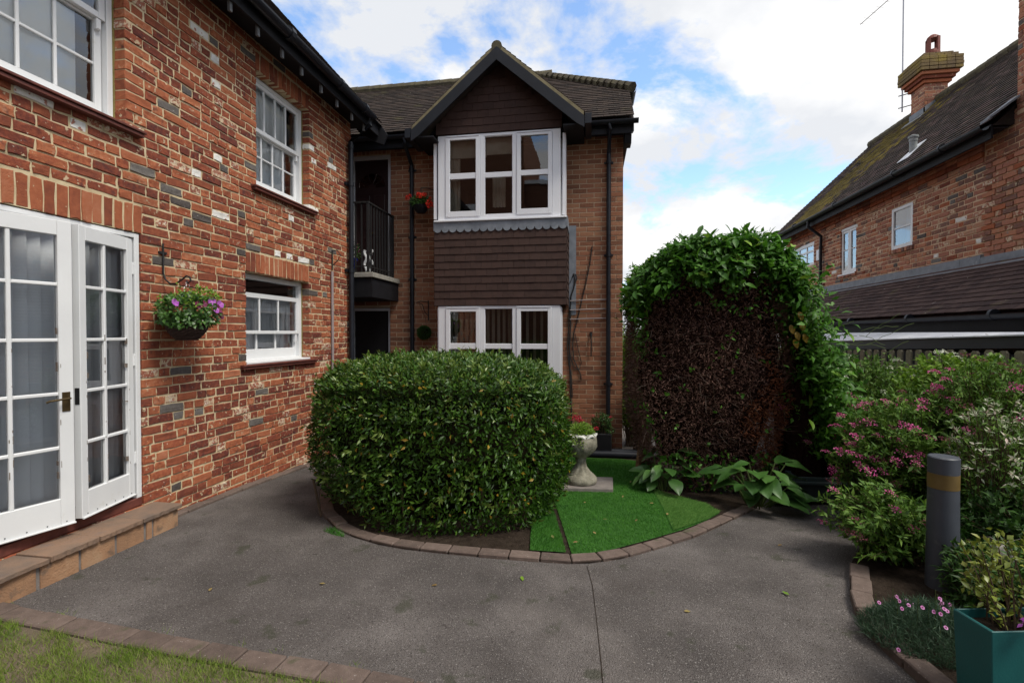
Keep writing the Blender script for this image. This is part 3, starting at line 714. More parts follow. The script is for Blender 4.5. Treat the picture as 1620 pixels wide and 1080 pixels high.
# French doors
DF = bpy.data.objects.new('door_frame', None)
mb = MB()
mb.fbox(FL, 3.195, 3.233, 0.235, 2.268, -0.13, -0.012, 0.004); mb.fbox(FL, 2.035, 2.073, 0.235, 2.268, -0.13, -0.012, 0.004)
mb.fbox(FL, 2.073, 3.195, 2.232, 2.268, -0.13, -0.013, 0.004); mb.build('door_frame', m_white, left)
mb = MB(); mb.fbox(FL, 2.03, 3.235, 0.172, 0.235, -0.28, -0.012, 0.004); mb.build('threshold', m_redsill, left)
def door_leaf(p0, p1, stL, stR, cols, latch):
    d = Vector((p1[0] - p0[0], p1[1] - p0[1], 0)); w_ = d.length; d.normalize()
    n = Vector((d.y, -d.x, 0))
    fr = Fr((p0[0], p0[1], 0), d, n)
    leaf = bpy.data.objects.new('door', None); link(leaf, left, fr(w_ / 2, 0.26, 0))
    zb = [0.767, 1.115, 1.46, 1.816]; zb = [z - 0.0 for z in zb]
    sash(fr, leaf, 0, w_, 0.268, 2.224, 0.0, cols, zb, st=stL, top=.095, bot=.172, bar=.022, t=.044, name='door_frame', lite='pane')
    # flaked putty and bare timber where the paint has gone
    m = MB()
    for s in list(cols) + [stL, w_ - stL]:
        for _ in range(8):
            z = random.uniform(0.44, 1.5); h = random.uniform(.008, .05); q = s + random.choice((-1, 1)) * random.uniform(.006, .010)
            m.fbox(fr, q - random.uniform(.001, .0028), q + .001, z, z + h, -.02, -.0045 if s in cols else .0012)
    m.build('paint_flake', m_peel, leaf, kind='stuff')
    if latch == 'handle':
        m = MB(); s = w_ - .062
        m.fbox(fr, s, s + .042, 1.0, 1.125, 0, .006, .002); m.build('handle_plate', m_brass, leaf)
        m = MB(); m.tube([fr(s + .03, 1.085, .006), fr(s + .03, 1.085, .035), fr(s - .02, 1.082, .04), fr(s - .075, 1.078, .042), fr(s - .09, 1.07, .03)], .0065, 8); m.build('handle', m_brass, leaf, smooth=True)
    else:
        m = MB(); m.fbox(fr, -.0025, 0.0, 1.03, 1.14, -.036, -.008); m.build('latch_plate', m_iron, leaf)
        for z in (0.55, 1.30, 2.0): m = MB(); m.fbox(fr, w_ - .004, w_ + .012, z - .045, z + .045, -.004, .006, .002); m.build('hinge', m_white, leaf)
    for k in range(6): m = MB(); m.fbox(fr, w_ * (k + .5) / 6, w_ * (k + .5) / 6 + .006, 0.285, 0.291, 0, .002); m.build('nail_head', m_iron, leaf)
    m = MB(); m.fbox(fr, 0.0, w_, 0.262, 0.272, .0005, .012, .002); m.build('weather_bar', m_white, leaf)
    return leaf
door_leaf((-3.49, 2.085), (-3.339, 2.655), .075, .075, [0.285], 'handle')
door_leaf((-3.352, 2.709), (-3.461, 3.188), .055, .095, [0.228], 'latch')
# vertical blinds inside
s = 1.95
while s < 3.3:
    a = R(28); c = Vector((-3.555, s, 0)); d = Vector((math.sin(a), math.cos(a), 0)) * 0.047; d2 = Vector((0.006, 0, 0))
    m = MB(); p = [c - d, c + d2, c + d]
    m.v = [(q.x, q.y, z) for z in (0.3, 2.26) for q in p]; m.f = [(0, 1, 4, 3), (1, 2, 5, 4)]
    m.build('blind_slat', m_blind, left, smooth='all'); s += 0.078
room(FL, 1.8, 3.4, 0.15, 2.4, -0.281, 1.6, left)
# fixings on the wall
m = MB(); b0 = (LX + .005, 3.42)
m.tube([(LX + .012, 3.42, 2.23), (LX + .012, 3.42, 1.99), (LX + .03, 3.42, 1.94), (LX + .075, 3.42, 1.905), (LX + .13, 3.42, 1.905), (LX + .19, 3.42, 1.94), (LX + .225, 3.42, 1.965), (LX + .255, 3.42, 1.955), (LX + .265, 3.42, 1.925), (LX + .24, 3.42, 1.905), (LX + .225, 3.42, 1.925)], .007, 8)
m.box(LX + .001, LX + .014, 3.385, 3.455, 2.145, 2.165)
m.build('basket_bracket', m_iron, left, smooth=True)
m = MB(); m.tube([(LX + .02, 6.0, -0.05), (LX + .02, 6.0, 2.33)], .018, 10); m.build('conduit', m_conduit, left, smooth=True)
m = MB(); m.tube([(LX + .012, 6.02, 2.36), (LX + .012, 6.02, 2.62)], .008, 6); m.tube([(LX + .01, 6.02, 2.60), (LX + .08, 6.02, 2.62), (LX + .13, 6.02, 2.55), (LX + .09, 6.02, 2.48), (LX + .02, 6.02, 2.42)], .006, 6); m.build('wall_bracket', m_iron, left, smooth=True)
m = MB(); m.fbox(FL, 5.595, 5.635, 0.85, 0.92, 0, .035, .004); m.build('socket_box', m_upvc, left)
m = MB()
for y in np.arange(3.34, 6.5, 0.215):
    b = MB(); b.box(LX + .003, LX + .095, y + .004, y + .211, gz(y + .1) - .03, gz(y + .1) + .022 + random.uniform(-.004, .004)); b.build('edging_brick', m_kerb, left, bevel=0.004)

# doorstep
step = thing('doorstep', 'long low sandstone doorstep with riven slabs below the French doors', 'doorstep', (-3.3, 2.4, 0))
edges = [1.3, 1.55, 1.83, 2.08, 2.33, 2.564, 2.80, 3.02, 3.08, 3.31]
for a, b in zip(edges[:-1], edges[1:]):
    m = MB(); m.box(-3.43, -3.195 + random.uniform(-.004, .004), a + .012, b - .006, -.05, 0.135); m.build('block', m_stone_blk, step, bevel=.006)
m = MB(); m.box(-3.43, -3.205, 1.3, 3.30, -.05, 0.133); m.build('mortar_bed', m_slab, step)
tops = [1.28, 1.75, 2.378, 2.677, 2.985, 3.325]
for a, b in zip(tops[:-1], tops[1:]):
    m = MB(); n_ = 7; z0, z1 = .138, .17
    n_ = 16; ys_ = [a + .004 + (b - a - .008) * k / n_ for k in range(n_ + 1)]; xr = [-3.172 + random.uniform(-.006, .004) for _ in ys_]; dz = random.uniform(-.004, .004)
    pts = [(-3.43, ys_[0], z0)] + [(x, y, z0) for x, y in zip(xr, ys_)] + [(-3.43, ys_[-1], z0)]
    m.prism(pts, (0, 0, z1 - z0 + dz)); m.build('slab', m_stone_top, step, bevel=.0025)

# ================================================================ BROWN HOUSE
FY = 7.70
FF = Fr((0, FY, 0), (1, 0, 0), (0, -1, 0))
brown = thing('brick_house', 'brown brick house straight ahead with a two storey bay window under a tiled gable', 'house', (-1.5, FY + 2, gz(8)))
BX0, BX1 = -5.2, 0.49
HD = (-4.05, -3.315, 2.40, 4.505); LD = (-4.05, -3.335, -0.40, 1.935)
fh = [HD, LD, (-2.30, -0.45, 0.60, 4.6)]
fwall = wall_shell(FF, BX0, BX1, -0.8, 4.72, fh, -0.004, 0.25, 'wall', m_mortar_f, brown)
fsold = [(-4.12, -3.25, 4.51, 4.69)]
sp = lay(-4.12, BX1, -0.5, 4.70, fh + fsold, bond='stretcher')
sp += soldiers(-4.12, -3.25, 4.512, 4.69, m_brick_f)
place_bricks(FF, sp, fwall, m_brick_f, rough=0.0007, limit=300)
FR_ = Fr((BX1, 0, 0), (0, 1, 0), (1, 0, 0))
mb = MB(); mb.box(BX1 - .25, BX1 - .006, FY + .03, 12.4, -0.9, 4.7); sw = mb.build('side_wall', m_mortar_f, brown)
sp = lay(FY + .108, 12.4, -0.5, 4.7, [], bond='stretcher'); place_bricks(FR_, sp, sw, m_brick_f, rough=0.0007, limit=0, depth=.05)
mb = MB(); mb.box(BX0, BX1, 12.15, 12.4, -0.9, 4.7); mb.box(BX0, BX0 + .25, FY + .25, 12.15, -0.9, 4.7); mb.build('rear_wall', m_brick_f, brown)
mb = MB(); mb.box(BX0 + .3, BX1 - .3, FY + .9, 12.1, 2.05, 2.3); mb.box(BX0 + .3, BX1 - .3, FY + .2, 12.1, 4.62, 4.7); mb.build('floor_slab', m_room, brown)
# roof
EY, EZ, RY, RZ = 7.36, 4.70, 9.45, 6.49
sl = (RZ - EZ) / (RY - EY); VX = 0.62; HY, HZ = 8.40, EZ + sl * (8.40 - EY)
RXE = -0.85
def onroof(c):      # front slope, clipped by the half hip and by the gable roof
    if c.x > RXE and c.y > RY - (c.x - RXE) * (RY - HY) / (VX - RXE): return False
    ga = 5.66 - abs(c.x + 1.36) * 0.86
    return c.z > ga - 0.02
up = Vector((0, RY - EY, RZ - EZ))
specs = tile_specs((-5.6, EY, EZ), (1, 0, 0), up, int(up.length / 0.1) + 1, 5.6 + VX, keep=onroof)
place_tiles(specs, brown, m_tile_roof, 55, wob=.004)
mb = MB()
P = [(-5.6, EY + .02, EZ - .03), (VX - .02, EY + .02, EZ - .03), (VX - .02, HY, HZ - .03), (RXE, RY, RZ - .03), (-5.6, RY, RZ - .03)]
P2 = [(-5.6, 2 * RY - EY, EZ - .03), (VX - .02, 2 * RY - EY, EZ - .03), (VX - .02, 2 * RY - HY, HZ - .03)]
mb.add(P + P2 + [(p[0], p[1], p[2] - .1) for p in P[:2]] , [(0, 1, 2, 3, 4), (7, 6, 5, 4, 3), (2, 7, 3), (1, 6, 7, 2), (0, 5, 6, 1), (0, 4, 5)])
broof = mb.build('roof', m_tile_roof, brown, recalc=True)
mb = MB()
for i in range(19):
    x = -5.5 + i * 0.25
    if x > RXE: break
    mb.tube([(x, RY, RZ + .0), (x + .245, RY, RZ + .008)], .105, 10)
mb.build('ridge', m_ridge, brown)
mb = MB(); A = Vector((RXE - .1, RY, RZ)); B_ = Vector((VX + .02, HY - .03, HZ + .02)); n_ = 15
for i in range(n_):
    p = A.lerp(B_, i / n_); q = A.lerp(B_, (i + 1.25) / n_)
    mb.tube([p + Vector((0, 0, .045)), q + Vector((0, 0, -.0))], [.055, .105], 8)
mb.build('bonnet_tiles', m_ridge, brown)
g = gutter(HY - .03, HY + .5, VX + .06, HZ + .0); g.build('hip_gutter', m_pipe, brown)
mb = MB(); mb.prism([(VX - .03, EY + .04, EZ - .02), (VX - .03, HY, HZ - .02), (VX - .03, HY, HZ - .20), (VX - .03, EY + .28, EZ - .14), (VX - .03, EY + .04, EZ - .20)], (.03, 0, 0)); mb.build('bargeboard', m_black, brown)
g = gutter(-5.6, VX + .06, EY - .02, EZ - .055, axis='x', r=.055); g.build('gutter', m_pipe, brown)
mb = MB(); mb.box(-5.6, VX - .035, EY + .045, EY + .07, EZ - .22, EZ - .03); mb.build('fascia', m_black, brown)
mb = MB(); mb.box(-5.6, VX - .035, EY + .072, FY - .003, EZ - .13, EZ - .115); mb.build('soffit', m_black, brown)
mb = MB(); mb.prism([(VX - .13, EY + .06, EZ - .2), (VX - .13, EY + .13, EZ - .34), (VX - .13, FY - .002, EZ - .34), (VX - .13, FY - .002, EZ - .14)], (.1, 0, 0)); mb.build('corbel_bracket', m_black, brown)
def dpipe(x, z0, z1, top, cl):
    m = MB(); y = FY - .045
    m.tube([(top, EY - .02, EZ - .1), (top, EY - .02, EZ - .17), (x, y, EZ - .42), (x, y, 2.0), (x, y, z0)], .034, 12)
    for z in cl: m.tube([(x, y, z - .025), (x, y, z + .025)], .043, 12); m.box(x - .07, x + .07, FY - .02, FY - .003, z - .015, z + .015)
    m.build('downpipe', m_pipe, brown, smooth=True)
dpipe(-2.93, gz(7.6), 4.6, -2.93, (4.2, 3.1, 2.4, 1.2)); dpipe(0.265, gz(7.6), 4.6, 0.265, (4.15, 2.72, 0.72))
# bay
BF = 7.20
FB = Fr((0, BF, 0), (1, 0, 0), (0, -1, 0))
bay = bpy.data.objects.new('bay_window', None); link(bay, brown, (-1.37, BF, 0.6))
mb = MB(); mb.box(-2.375, -0.375, BF + .02, FY - .01, 1.95, 3.10); mb.build('bay_core', m_tile_hung, brown)
mb = MB(); mb.box(-2.33, -0.42, BF + .03, FY - .01, -0.5, 0.74); sp = None
bw = mb.build('bay_base_wall', m_mortar_f, brown)
FB2 = Fr((0, BF + .026, 0), (1, 0, 0), (0, -1, 0)); place_bricks(FB2, lay(-2.33, -.42, -.5, .74, [], bond='stretcher'), bw, m_brick_f, rough=.0007, limit=0, depth=.02)
specs = []
vert = lambda x0, x1, z0, rows, keep=None: tile_specs((x0, BF + .012, z0), (1, 0, 0), (0, .0001, 1), rows, x1 - x0, gauge=.112, keep=keep)
def fix(ss, n):  # hung tiles face outwards
    return [(c, w_, a, u, Vector(n)) for c, w_, a, u, _ in ss]
specs += fix(vert(-2.39, -0.36, 1.935, 10), (0, -1, 0))
side = tile_specs((-0.372, BF, 1.935), (0, 1, 0), (0, 0, 1), 10, .48, gauge=.112); specs += fix(side, (1, 0, 0))
side = tile_specs((-2.378, BF, 1.935), (0, 1, 0), (0, 0, 1), 10, .48, gauge=.112); specs += fix(side, (-1, 0, 0))
gk = lambda c: c.z < 5.50 - abs(c.x + 1.36) * 0.87 + .02
specs += fix(vert(-2.36, -0.43, 4.545, 9, keep=gk), (0, -1, 0))
nb_t = len(specs)
ranked = sorted(specs, key=lambda t: -seen_size(t[0], t[1]))
for t in ranked[:245]:
    m = MB(); m.add(*tile_geo(t, .112, th=.012, wob=.0022)); m.build('tile', m_tile_hung, brown)
m = MB()
for t in ranked[245:]: m.add(*tile_geo(t, .112, th=.012, wob=.0022))
if m.v: m.build('hung_tiles', m_tile_hung, brown, kind='stuff')
# lead apron with scalloped edge
m = MB(); pts = [(-0.352, 3.235), (-2.392, 3.235), (-2.392, 3.10)]
n_ = 17; wd = 2.04 / n_
for i in range(n_):
    x0 = -2.392 + i * wd
    for k in range(0, 9): 
        a = math.pi * k / 8; pts.append((x0 + wd / 2 - wd * .47 * math.cos(a), 3.10 - wd * .42 * math.sin(a)))
m.prism([(x, BF - .022, z) for x, z in pts], (0, .008, 0)); m.build('scalloped_lead_apron', m_lead, brown)
m = MB(); m.box(-.352, -.344, BF - .02, FY - .005, 3.08, 3.235); m.box(-2.40, -2.392, BF - .02, FY - .005, 3.08, 3.235); m.box(-2.39, -.355, BF - .01, FY - .1, 3.232, 3.238); m.build('lead_cover', m_lead, brown)
m = MB(); m.box(-.345, -.235, FY - .010, FY - .003, 1.80, 3.20); m.build('lead_flashing', m_lead, brown)
def bay_win(z0, z1, za, zb_, zc, zd, right_x, has_sill):
    X0, X1 = (-2.33, -.45)
    w = bpy.data.objects.new('window', None); link(w, brown, (-1.4, BF, z0))
    m = MB()
    m.fbox(FB, X0, X0 + .12, z0, z1, -.07, 0, .003); m.fbox(FB, X1 - .12, X1, z0, z1, -.07, 0, .003)
    m.fbox(FB, X0 + .12, X1 - .12, z0, z0 + .055, -.07, -.001, .003); m.fbox(FB, X0 + .12, X1 - .12, z1 - .04, z1, -.07, -.001, .003)
    m.fbox(FB, -1.665, -1.60, z0 + .055, z1 - .04, -.07, -.002, .003); m.fbox(FB, -1.17, -1.108, z0 + .055, z1 - .04, -.07, -.002, .003)
    m.build('window_frame', m_upvc, w)
    mid = (zb_ + zc) / 2
    sash(FB, w, -2.208, -1.668, z0 + .048, z1 - .035, 0.012, [], [mid], st=.065, top=z1 - .035 - zd, bot=za - z0 - .048, bar=.088, t=.05, mat=m_upvc, gmat=m_glass2, name='casement')
    sash(FB, w, -1.105, -0.573, z0 + .048, z1 - .035, 0.012, [], [mid], st=.062, top=z1 - .035 - zd, bot=za - z0 - .048, bar=.078, t=.05, mat=m_upvc, gmat=m_glass2, name='casement')
    sash(FB, w, -1.60, -1.17, z0 + .055, z1 - .04, -0.006, [], [mid], st=.006, top=.008, bot=.02, bar=.078, t=.05, mat=m_upvc, gmat=m_glass2, name='fixed_light')
    for qa, qb in ((-2.20, -1.68), (-1.10, -.59)): m = MB(); m.fbox(FB, qa, qb, z1 - .030, z1 - .022, 0, .018); m.build('drip_bead', m_upvc, w)
    # side lights running back to the wall
    for sx, nx in ((X0, -1), (X1, 1)):
        fs_ = Fr((sx, 0, 0), (0, 1, 0), (nx, 0, 0))
        sash(fs_, w, BF + .075, FY - .01, z0, z1, 0, [], [mid], st=.05, top=.05, bot=.06, bar=.06, t=.06, mat=m_upvc, gmat=m_glass, name='side_light')
    # open side casements standing a little off
        m = MB(); m.box(sx + nx * .028, sx + nx * .075, BF + .02, BF + .30, z0 + .03, z1 - .06) if has_sill else m.box(sx + nx * .002, sx + nx * .018, BF + .02, BF + .3, z0, z1 - .02)
        m.build('open_casement', m_upvc, w)
    if has_sill:
        m = MB(); m.box(X0 - .055, X1 + .095, BF - .045, FY - .01, z0 - .03, z0 - .002); m.build('sill', m_upvc, w, bevel=.004)
    else:
        m = MB(); m.box(X0 - .03, X1 + .03, BF - .03, FY - .01, z0 - .03, z0 - .002); m.build('sill', m_upvc, w)
    return w
bay_win(3.24, 4.53, 3.370, 3.865, 3.945, 4.455, 0, True)
bay_win(0.745, 1.925, 0.86, 1.29, 1.335, 1.84, 0, False)
bpy.data.objects.remove(bay)
# rooms behind the bay with curtains
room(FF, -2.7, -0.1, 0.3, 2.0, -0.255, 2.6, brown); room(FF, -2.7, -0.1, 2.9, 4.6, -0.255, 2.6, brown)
mb = MB(); mb.box(-2.33, -.45, BF + .08, FY - .01, 4.545, 4.60); mb.build('bay_head', m_black, brown)
curtain(FB, -2.32, -2.02, 3.30, 4.5, -0.16, m_cream, brown, 'curtain', .07, .02); 
m = MB(); m.fbox(FB, -2.28, -1.6, 4.22, 4.5, -.15, -.13); m.fbox(FB, -1.6, -1.17, 4.25, 4.5, -.15, -.13); m.build('roller_blind', m_cream, brown)
curtain(FB, -1.55, -1.33, 3.5, 4.0, -0.35, m_cream, brown, 'curtain', .05, .02)
s = -2.28
while s < -0.5:
    m = MB(); m.v = [(s, BF + .14, .8), (s + .035, BF + .20, .8), (s, BF + .14, 1.9), (s + .035, BF + .20, 1.9)]; m.f = [(0, 1, 3, 2)]
    m.build('blind_slat', m_cream, brown); s += .085 if s < -1.1 else .11
m_barge = M('blue_black_board', [(0.010, 0.011, 0.015), (0.017, 0.019, 0.025)], rough=0.55, scale=4, spec=0.25)
# gable roof over the bay
GA, GZ, GS = -1.36, 5.70, 0.86
GYF = 6.95
for sg, hw in ((-1, 1.29), (1, 1.25)):
    upv = Vector((-sg * hw, 0, hw * GS)); o = Vector((GA + sg * hw, GYF, GZ - hw * GS))
    back = lambda c: c.y < EY + (c.z - EZ) / sl + .06
    ss = tile_specs(o, (0, 1, 0), upv, int(upv.length / .1 - .3), 1.7, keep=back)
    place_tiles(ss, brown, m_tile_roof, 0, wob=.003)
    m = MB(); t_ = .02
    m.prism([(GA + sg * hw, GYF + .005, GZ - hw * GS - t_), (GA, GYF + .005, GZ - t_), (GA, GYF + .005, GZ - t_ - .10), (GA + sg * hw, GYF + .005, GZ - hw * GS - t_ - .10)], (0, 1.5, 0)); m.build('gable_roof', m_tile_roof, brown)
    # mossy verge, bargeboard
    m = MB(); m.prism([(GA + sg * hw, GYF - .012, GZ - hw * GS - .045), (GA, GYF - .012, GZ - .045), (GA, GYF - .012, GZ + .012), (GA + sg * hw, GYF - .012, GZ - hw * GS + .012)], (0, .04, 0)); m.build('verge', m_verge, brown)
    m = MB(); a0, a1 = .048, .235
    m.prism([(GA + sg * (hw + .01), GYF - .03, GZ - (hw + .01) * GS - a0), (GA, GYF - .03, GZ - a0), (GA, GYF - .03, GZ - a1), (GA + sg * (hw - .10), GYF - .03, GZ - (hw - .10) * GS - a1), (GA + sg * (hw + .01), GYF - .03, GZ - (hw + .01) * GS - a1 + .03)], (0, .028, 0))
    m.build('bargeboard', m_barge, brown)
    m = MB(); x = GA + sg * (hw + .02); m.box(min(x, x + sg * .09), max(x, x + sg * .09), GYF - .02, 7.5, GZ - hw * GS - .16, GZ - hw * GS - .02); m.build('gutter', m_pipe, brown)
    m = MB(); x0, x1 = sorted((GA + sg * hw, GA + sg * .96)); m.box(x0, x1, GYF + .01, FY - .01, GZ - hw * GS - .16, GZ - hw * GS - .14); m.build('soffit', m_black, brown)
m = MB(); m.prism([(-2.36, BF + .03, 4.54), (-.43, BF + .03, 4.54), (-.43, BF + .03, 4.80), (GA, BF + .03, 5.60), (-2.36, BF + .03, 4.74)], (0, .06, 0)); m.build('gable_backing', m_tile_hung, brown)
m = MB()
for i in range(7):
    y = GYF + i * .25; m.tube([(GA, y - .02, GZ - .035), (GA, y + .225, GZ - .028)], .078, 12)
m.build('ridge', m_ridge, brown)
# doors
def fdoor(h, mat, upper):
    d = bpy.data.objects.new('door', None); link(d, brown, FF((h[0] + h[1]) / 2, h[2], -.1))
    s0, s1, z0, z1 = h; m = MB(); w_ = .06 if upper else .045
    m.fbox(FF, s0, s0 + w_, z0, z1, -.12, -.03, .003); m.fbox(FF, s1 - w_, s1, z0, z1, -.12, -.03, .003); m.fbox(FF, s0 + w_, s1 - w_, z1 - w_, z1, -.12, -.031, .003)
    m.build('door_frame', m_offwhite, d)
    m = MB(); a, b = s0 + w_, s1 - w_
    m.fbox(FF, a, b, z0, z1 - w_, -.11, -.075); m.build('door_leaf', mat, d)
    m = MB(); c = (a + b) / 2
    for (p, q, r, t) in ((a + .08, c - .04, z0 + .15, z0 + .75), (c + .04, b - .08, z0 + .15, z0 + .75), (a + .08, c - .04, z0 + .88, z0 + 1.45), (c + .04, b - .08, z0 + .88, z0 + 1.45)): m.fbox(FF, p, q, r, t, -.076, -.066, .006)
    m.build('door_panel', mat, d)
    if upper:
        for k in range(5):
            a0, a1 = math.pi * k / 5 + .06, math.pi * (k + 1) / 5 - .06
            m = MB(); cc = (c, z0 + 1.58)
            pt = [(cc[0] + r_ * math.cos(t), cc[1] + r_ * math.sin(t)) for r_, t in ((.07, a0), (.24, a0), (.24, (a0 + a1) / 2), (.24, a1), (.07, a1))]
            m.prism([FF(x, z, -.074) for x, z in pt], (0, -.003, 0)); m.build('fanlight_pane', m_glass2, d)
        m = MB(); m.fbox(FF, c - .05, c + .05, z0 + .8, z0 + .835, -.076, -.06, .004); m.build('letter_plate', m_brass, d)
fdoor(HD, m_darkdoor, True); fdoor(LD, m_blackdoor, False)
# balcony
bal = bpy.data.objects.new('balcony', None); link(bal, brown, (-3.7, 7.2, 2.05))
m = MB(); m.box(-4.5, -3.156, 6.68, FY - .004, 2.333, 2.405); m.build('concrete_cap', m_conc, bal, bevel=.006)
m = MB(); m.box(-4.5, -3.185, 6.71, FY - .004, 2.045, 2.332); m.build('dark_fascia', m_black, bal)
m = MB(); rx_, ry_ = -3.27, 6.76
m.box(-4.5, rx_ + .02, ry_ - .02, ry_ + .02, 3.44, 3.462); m.box(rx_ - .02, rx_ + .02, ry_ + .02, FY - .004, 3.44, 3.462)
m.build('handrail', m_iron, bal); m = MB()
m.box(-4.5, rx_ + .01, ry_ - .01, ry_ + .01, 2.50, 2.515); m.box(rx_ - .01, rx_ + .01, ry_ + .01, FY - .004, 2.50, 2.515)
m.build('bottom_rail', m_iron, bal)
for i in range(12):
    m = MB(); x = rx_ - i * .1; w_ = .009 if i else .016; m.box(x - w_, x + w_, ry_ - w_, ry_ + w_, 2.406, 3.44); m.build('baluster', m_iron, bal)
for i in range(1, 10):
    m = MB(); y = ry_ + i * .1; w_ = .009 if i < 9 else .018; m.box(rx_ - w_, rx_ + w_, y - w_, y + w_, 2.406, 3.44); m.build('baluster', m_iron, bal)
# brackets, cables, wires
m = MB(); x = -2.69
m.tube([(x + .03, FY - .012, 2.05), (x + .03, FY - .012, 1.72)], .009, 6); m.tube([(x + .03, FY - .02, 2.02), (x - .05, FY - .02 - .15, 2.03), (x - .09, FY - .25, 2.0)], .007, 6)
m.tube([(x + .03, FY - .02, 1.80), (x - .01, FY - .08, 1.86), (x - .03, FY - .14, 1.98), (x - .06, FY - .2, 2.0)], .006, 6); m.build('wall_bracket', m_iron, brown, smooth=True)
m = MB(); x = -2.55
m.tube([(x, FY - .012, 3.95), (x, FY - .012, 3.68)], .008, 6); m.tube([(x, FY - .02, 3.86), (x - .1, FY - .12, 3.87), (x - .155, FY - .23, 3.84)], .007, 6); m.build('wall_bracket', m_iron, brown, smooth=True)
cb = MB(); y = FY - .012
def wig(pts, r=.006):
    cb.tube([(a, y - .004 * (i % 2), b) for i, (a, b) in enumerate(pts)], r * 1.35, 6)
wig([(.016, 2.87), (-.02, 2.6), (-.08, 2.3), (-.15, 2.0), (-.22, 1.7), (-.27, 1.5), (-.285, 1.35), (-.27, 1.1), (-.2, .95), (-.16, .86), (-.15, .78)], .0065)
wig([(-.27, 2.45), (-.25, 2.35), (-.27, 2.22), (-.31, 2.1), (-.325, 1.9), (-.32, 1.6), (-.335, 1.3), (-.33, 1.0), (-.32, .6), (-.30, .2), (-.30, -.2)], .009)
wig([(-.31, 2.08), (-.345, 1.8), (-.355, 1.4), (-.31, 1.1), (-.26, .95), (-.18, .95), (-.15, 1.05), (-.2, 1.25), (-.25, 1.5)], .005)
wig([(-.33, 2.3), (-.28, 2.42), (-.24, 2.44), (-.22, 2.38), (-.26, 2.25)], .006)
wig([(-.35, 1.55), (-.37, 1.3), (-.345, 1.0), (-.31, .9), (-.29, .5)], .007)
cb.build('cable_bundle', m_iron, brown, smooth=True)
for z in (2.03, 1.885, 1.74):
    m = MB(); m.tube([(-.33, y - .01, z - .012), (-.03, y - .012, z), (.26, y - .01, z + .004)], .008, 6); m.build('trellis_wire', m_conduit, brown)
m = MB(); m.tube([(0.0, y - .01, 1.50), (0.005, y - .03, 1.32), (0, y - .01, 1.15)], .011, 6); m.box(-.02, .02, y - .01, FY - .003, 1.47, 1.53); m.build('wall_bracket', m_iron, brown, smooth=True)

# the house behind the photographer, which the bay window's panes mirror
nb = thing('neighbouring_house', 'brown brick house standing behind the viewpoint, seen only mirrored in the bay window', 'house', (-6, -10, 0))
m = MB(); m.box(-14, -3.3, -16, -9, -.1, 12.2); m.build('tall_block', m_brick_f, nb)
m = MB(); m.box(-3.29, 6, -16, -9.3, -.1, 8.9); m.build('low_block', m_brick_f, nb)
m = MB(); m.box(-3.29, 6.1, -9.29, -9.2, 8.82, 9.0); m.build('gutter', m_white, nb)
for x in (-12, -9.4, -6.6, -1.5, 1.6):
    for z in (1.2, 4.2, 6.6):
        m = MB(); m.box(x, x + 1.2, (-8.99 if x < -4 else -9.29), (-8.95 if x < -4 else -9.25), z, z + 1.3); m.build('window', m_white, nb)

# ================================================================ RIGHT HOUSE
RX0 = 5.30
FRt = Fr((RX0, 0, 0), (0, 1, 0), (-1, 0, 0))
right = thing('brick_cottage', 'weathered brick house on the right with mossy tiled roof, brick chimney and low lean-to', 'house', (RX0 + 2.2, 10, gz(9)))
W0 = (12.72, 14.02, 3.18, 3.74); W1 = (10.84, 11.46, 2.77, 3.74); W2 = (9.085, 9.66, 2.99, 3.71)
RS, RE = 2.0, 14.45
rh = [W0, W1, W2]
rwall = wall_shell(FRt, RS, RE, -0.9, 4.30, rh, -0.006, 0.28, 'wall', m_mortar_r, right)
cz0 = 3.84
sillh = [(10.80, 11.50, 2.69, 2.765), (9.04, 9.70, 2.915, 2.985)]
sp = lay(RS, RE, 2.30, cz0, rh + sillh, jn=.014, bond='flemish')
for b in list(sp):
    if b[1] < 7.62 : b[4] = 0.012
for q, l in enumerate(sillh): sp += [[*t[:4], .03, t[5]] for t in soldiers(l[0], l[1], l[2], l[3], m_brick_r)]
for i in range(5):                                  # corbelled eaves courses
    z = cz0 + i * .075
    sp += [[a, b, z + .005, z + .07, .0 + [0.012, .034, .03, .064, .06][i], m_brick_sold if i % 2 else m_brick_r] for a, b in [(7.6 + k * .225 + .005, 7.6 + (k + 1) * .225 - .005) for k in range(30)]]
sp += [s for s in lay(RS, 7.6, cz0, 4.35, [], bond='flemish')]
place_bricks(FRt, sp, rwall, m_brick_r, rough=0.0035, limit=300, alts=((m_brick_sold, .10), (m_brick_pale, .10), (m_brick_grey, .05), (m_brick_white, .006)))
sp = lay(RS, RE, -0.6, 2.30, [], bond='flemish'); place_bricks(FRt, sp, rwall, m_brick_r, rough=0.002, limit=0)
mb = MB(); mb.box(RX0 + .3, 9.7, RE - .25, RE, -.9, 4.2); mb.prism([(RX0 + .05, RE - .25, 4.2), (9.7, RE - .25, 4.2), (7.5, RE - .25, 6.45)], (0, .25, 0)); mb.build('gable_wall', m_brick_r, right)
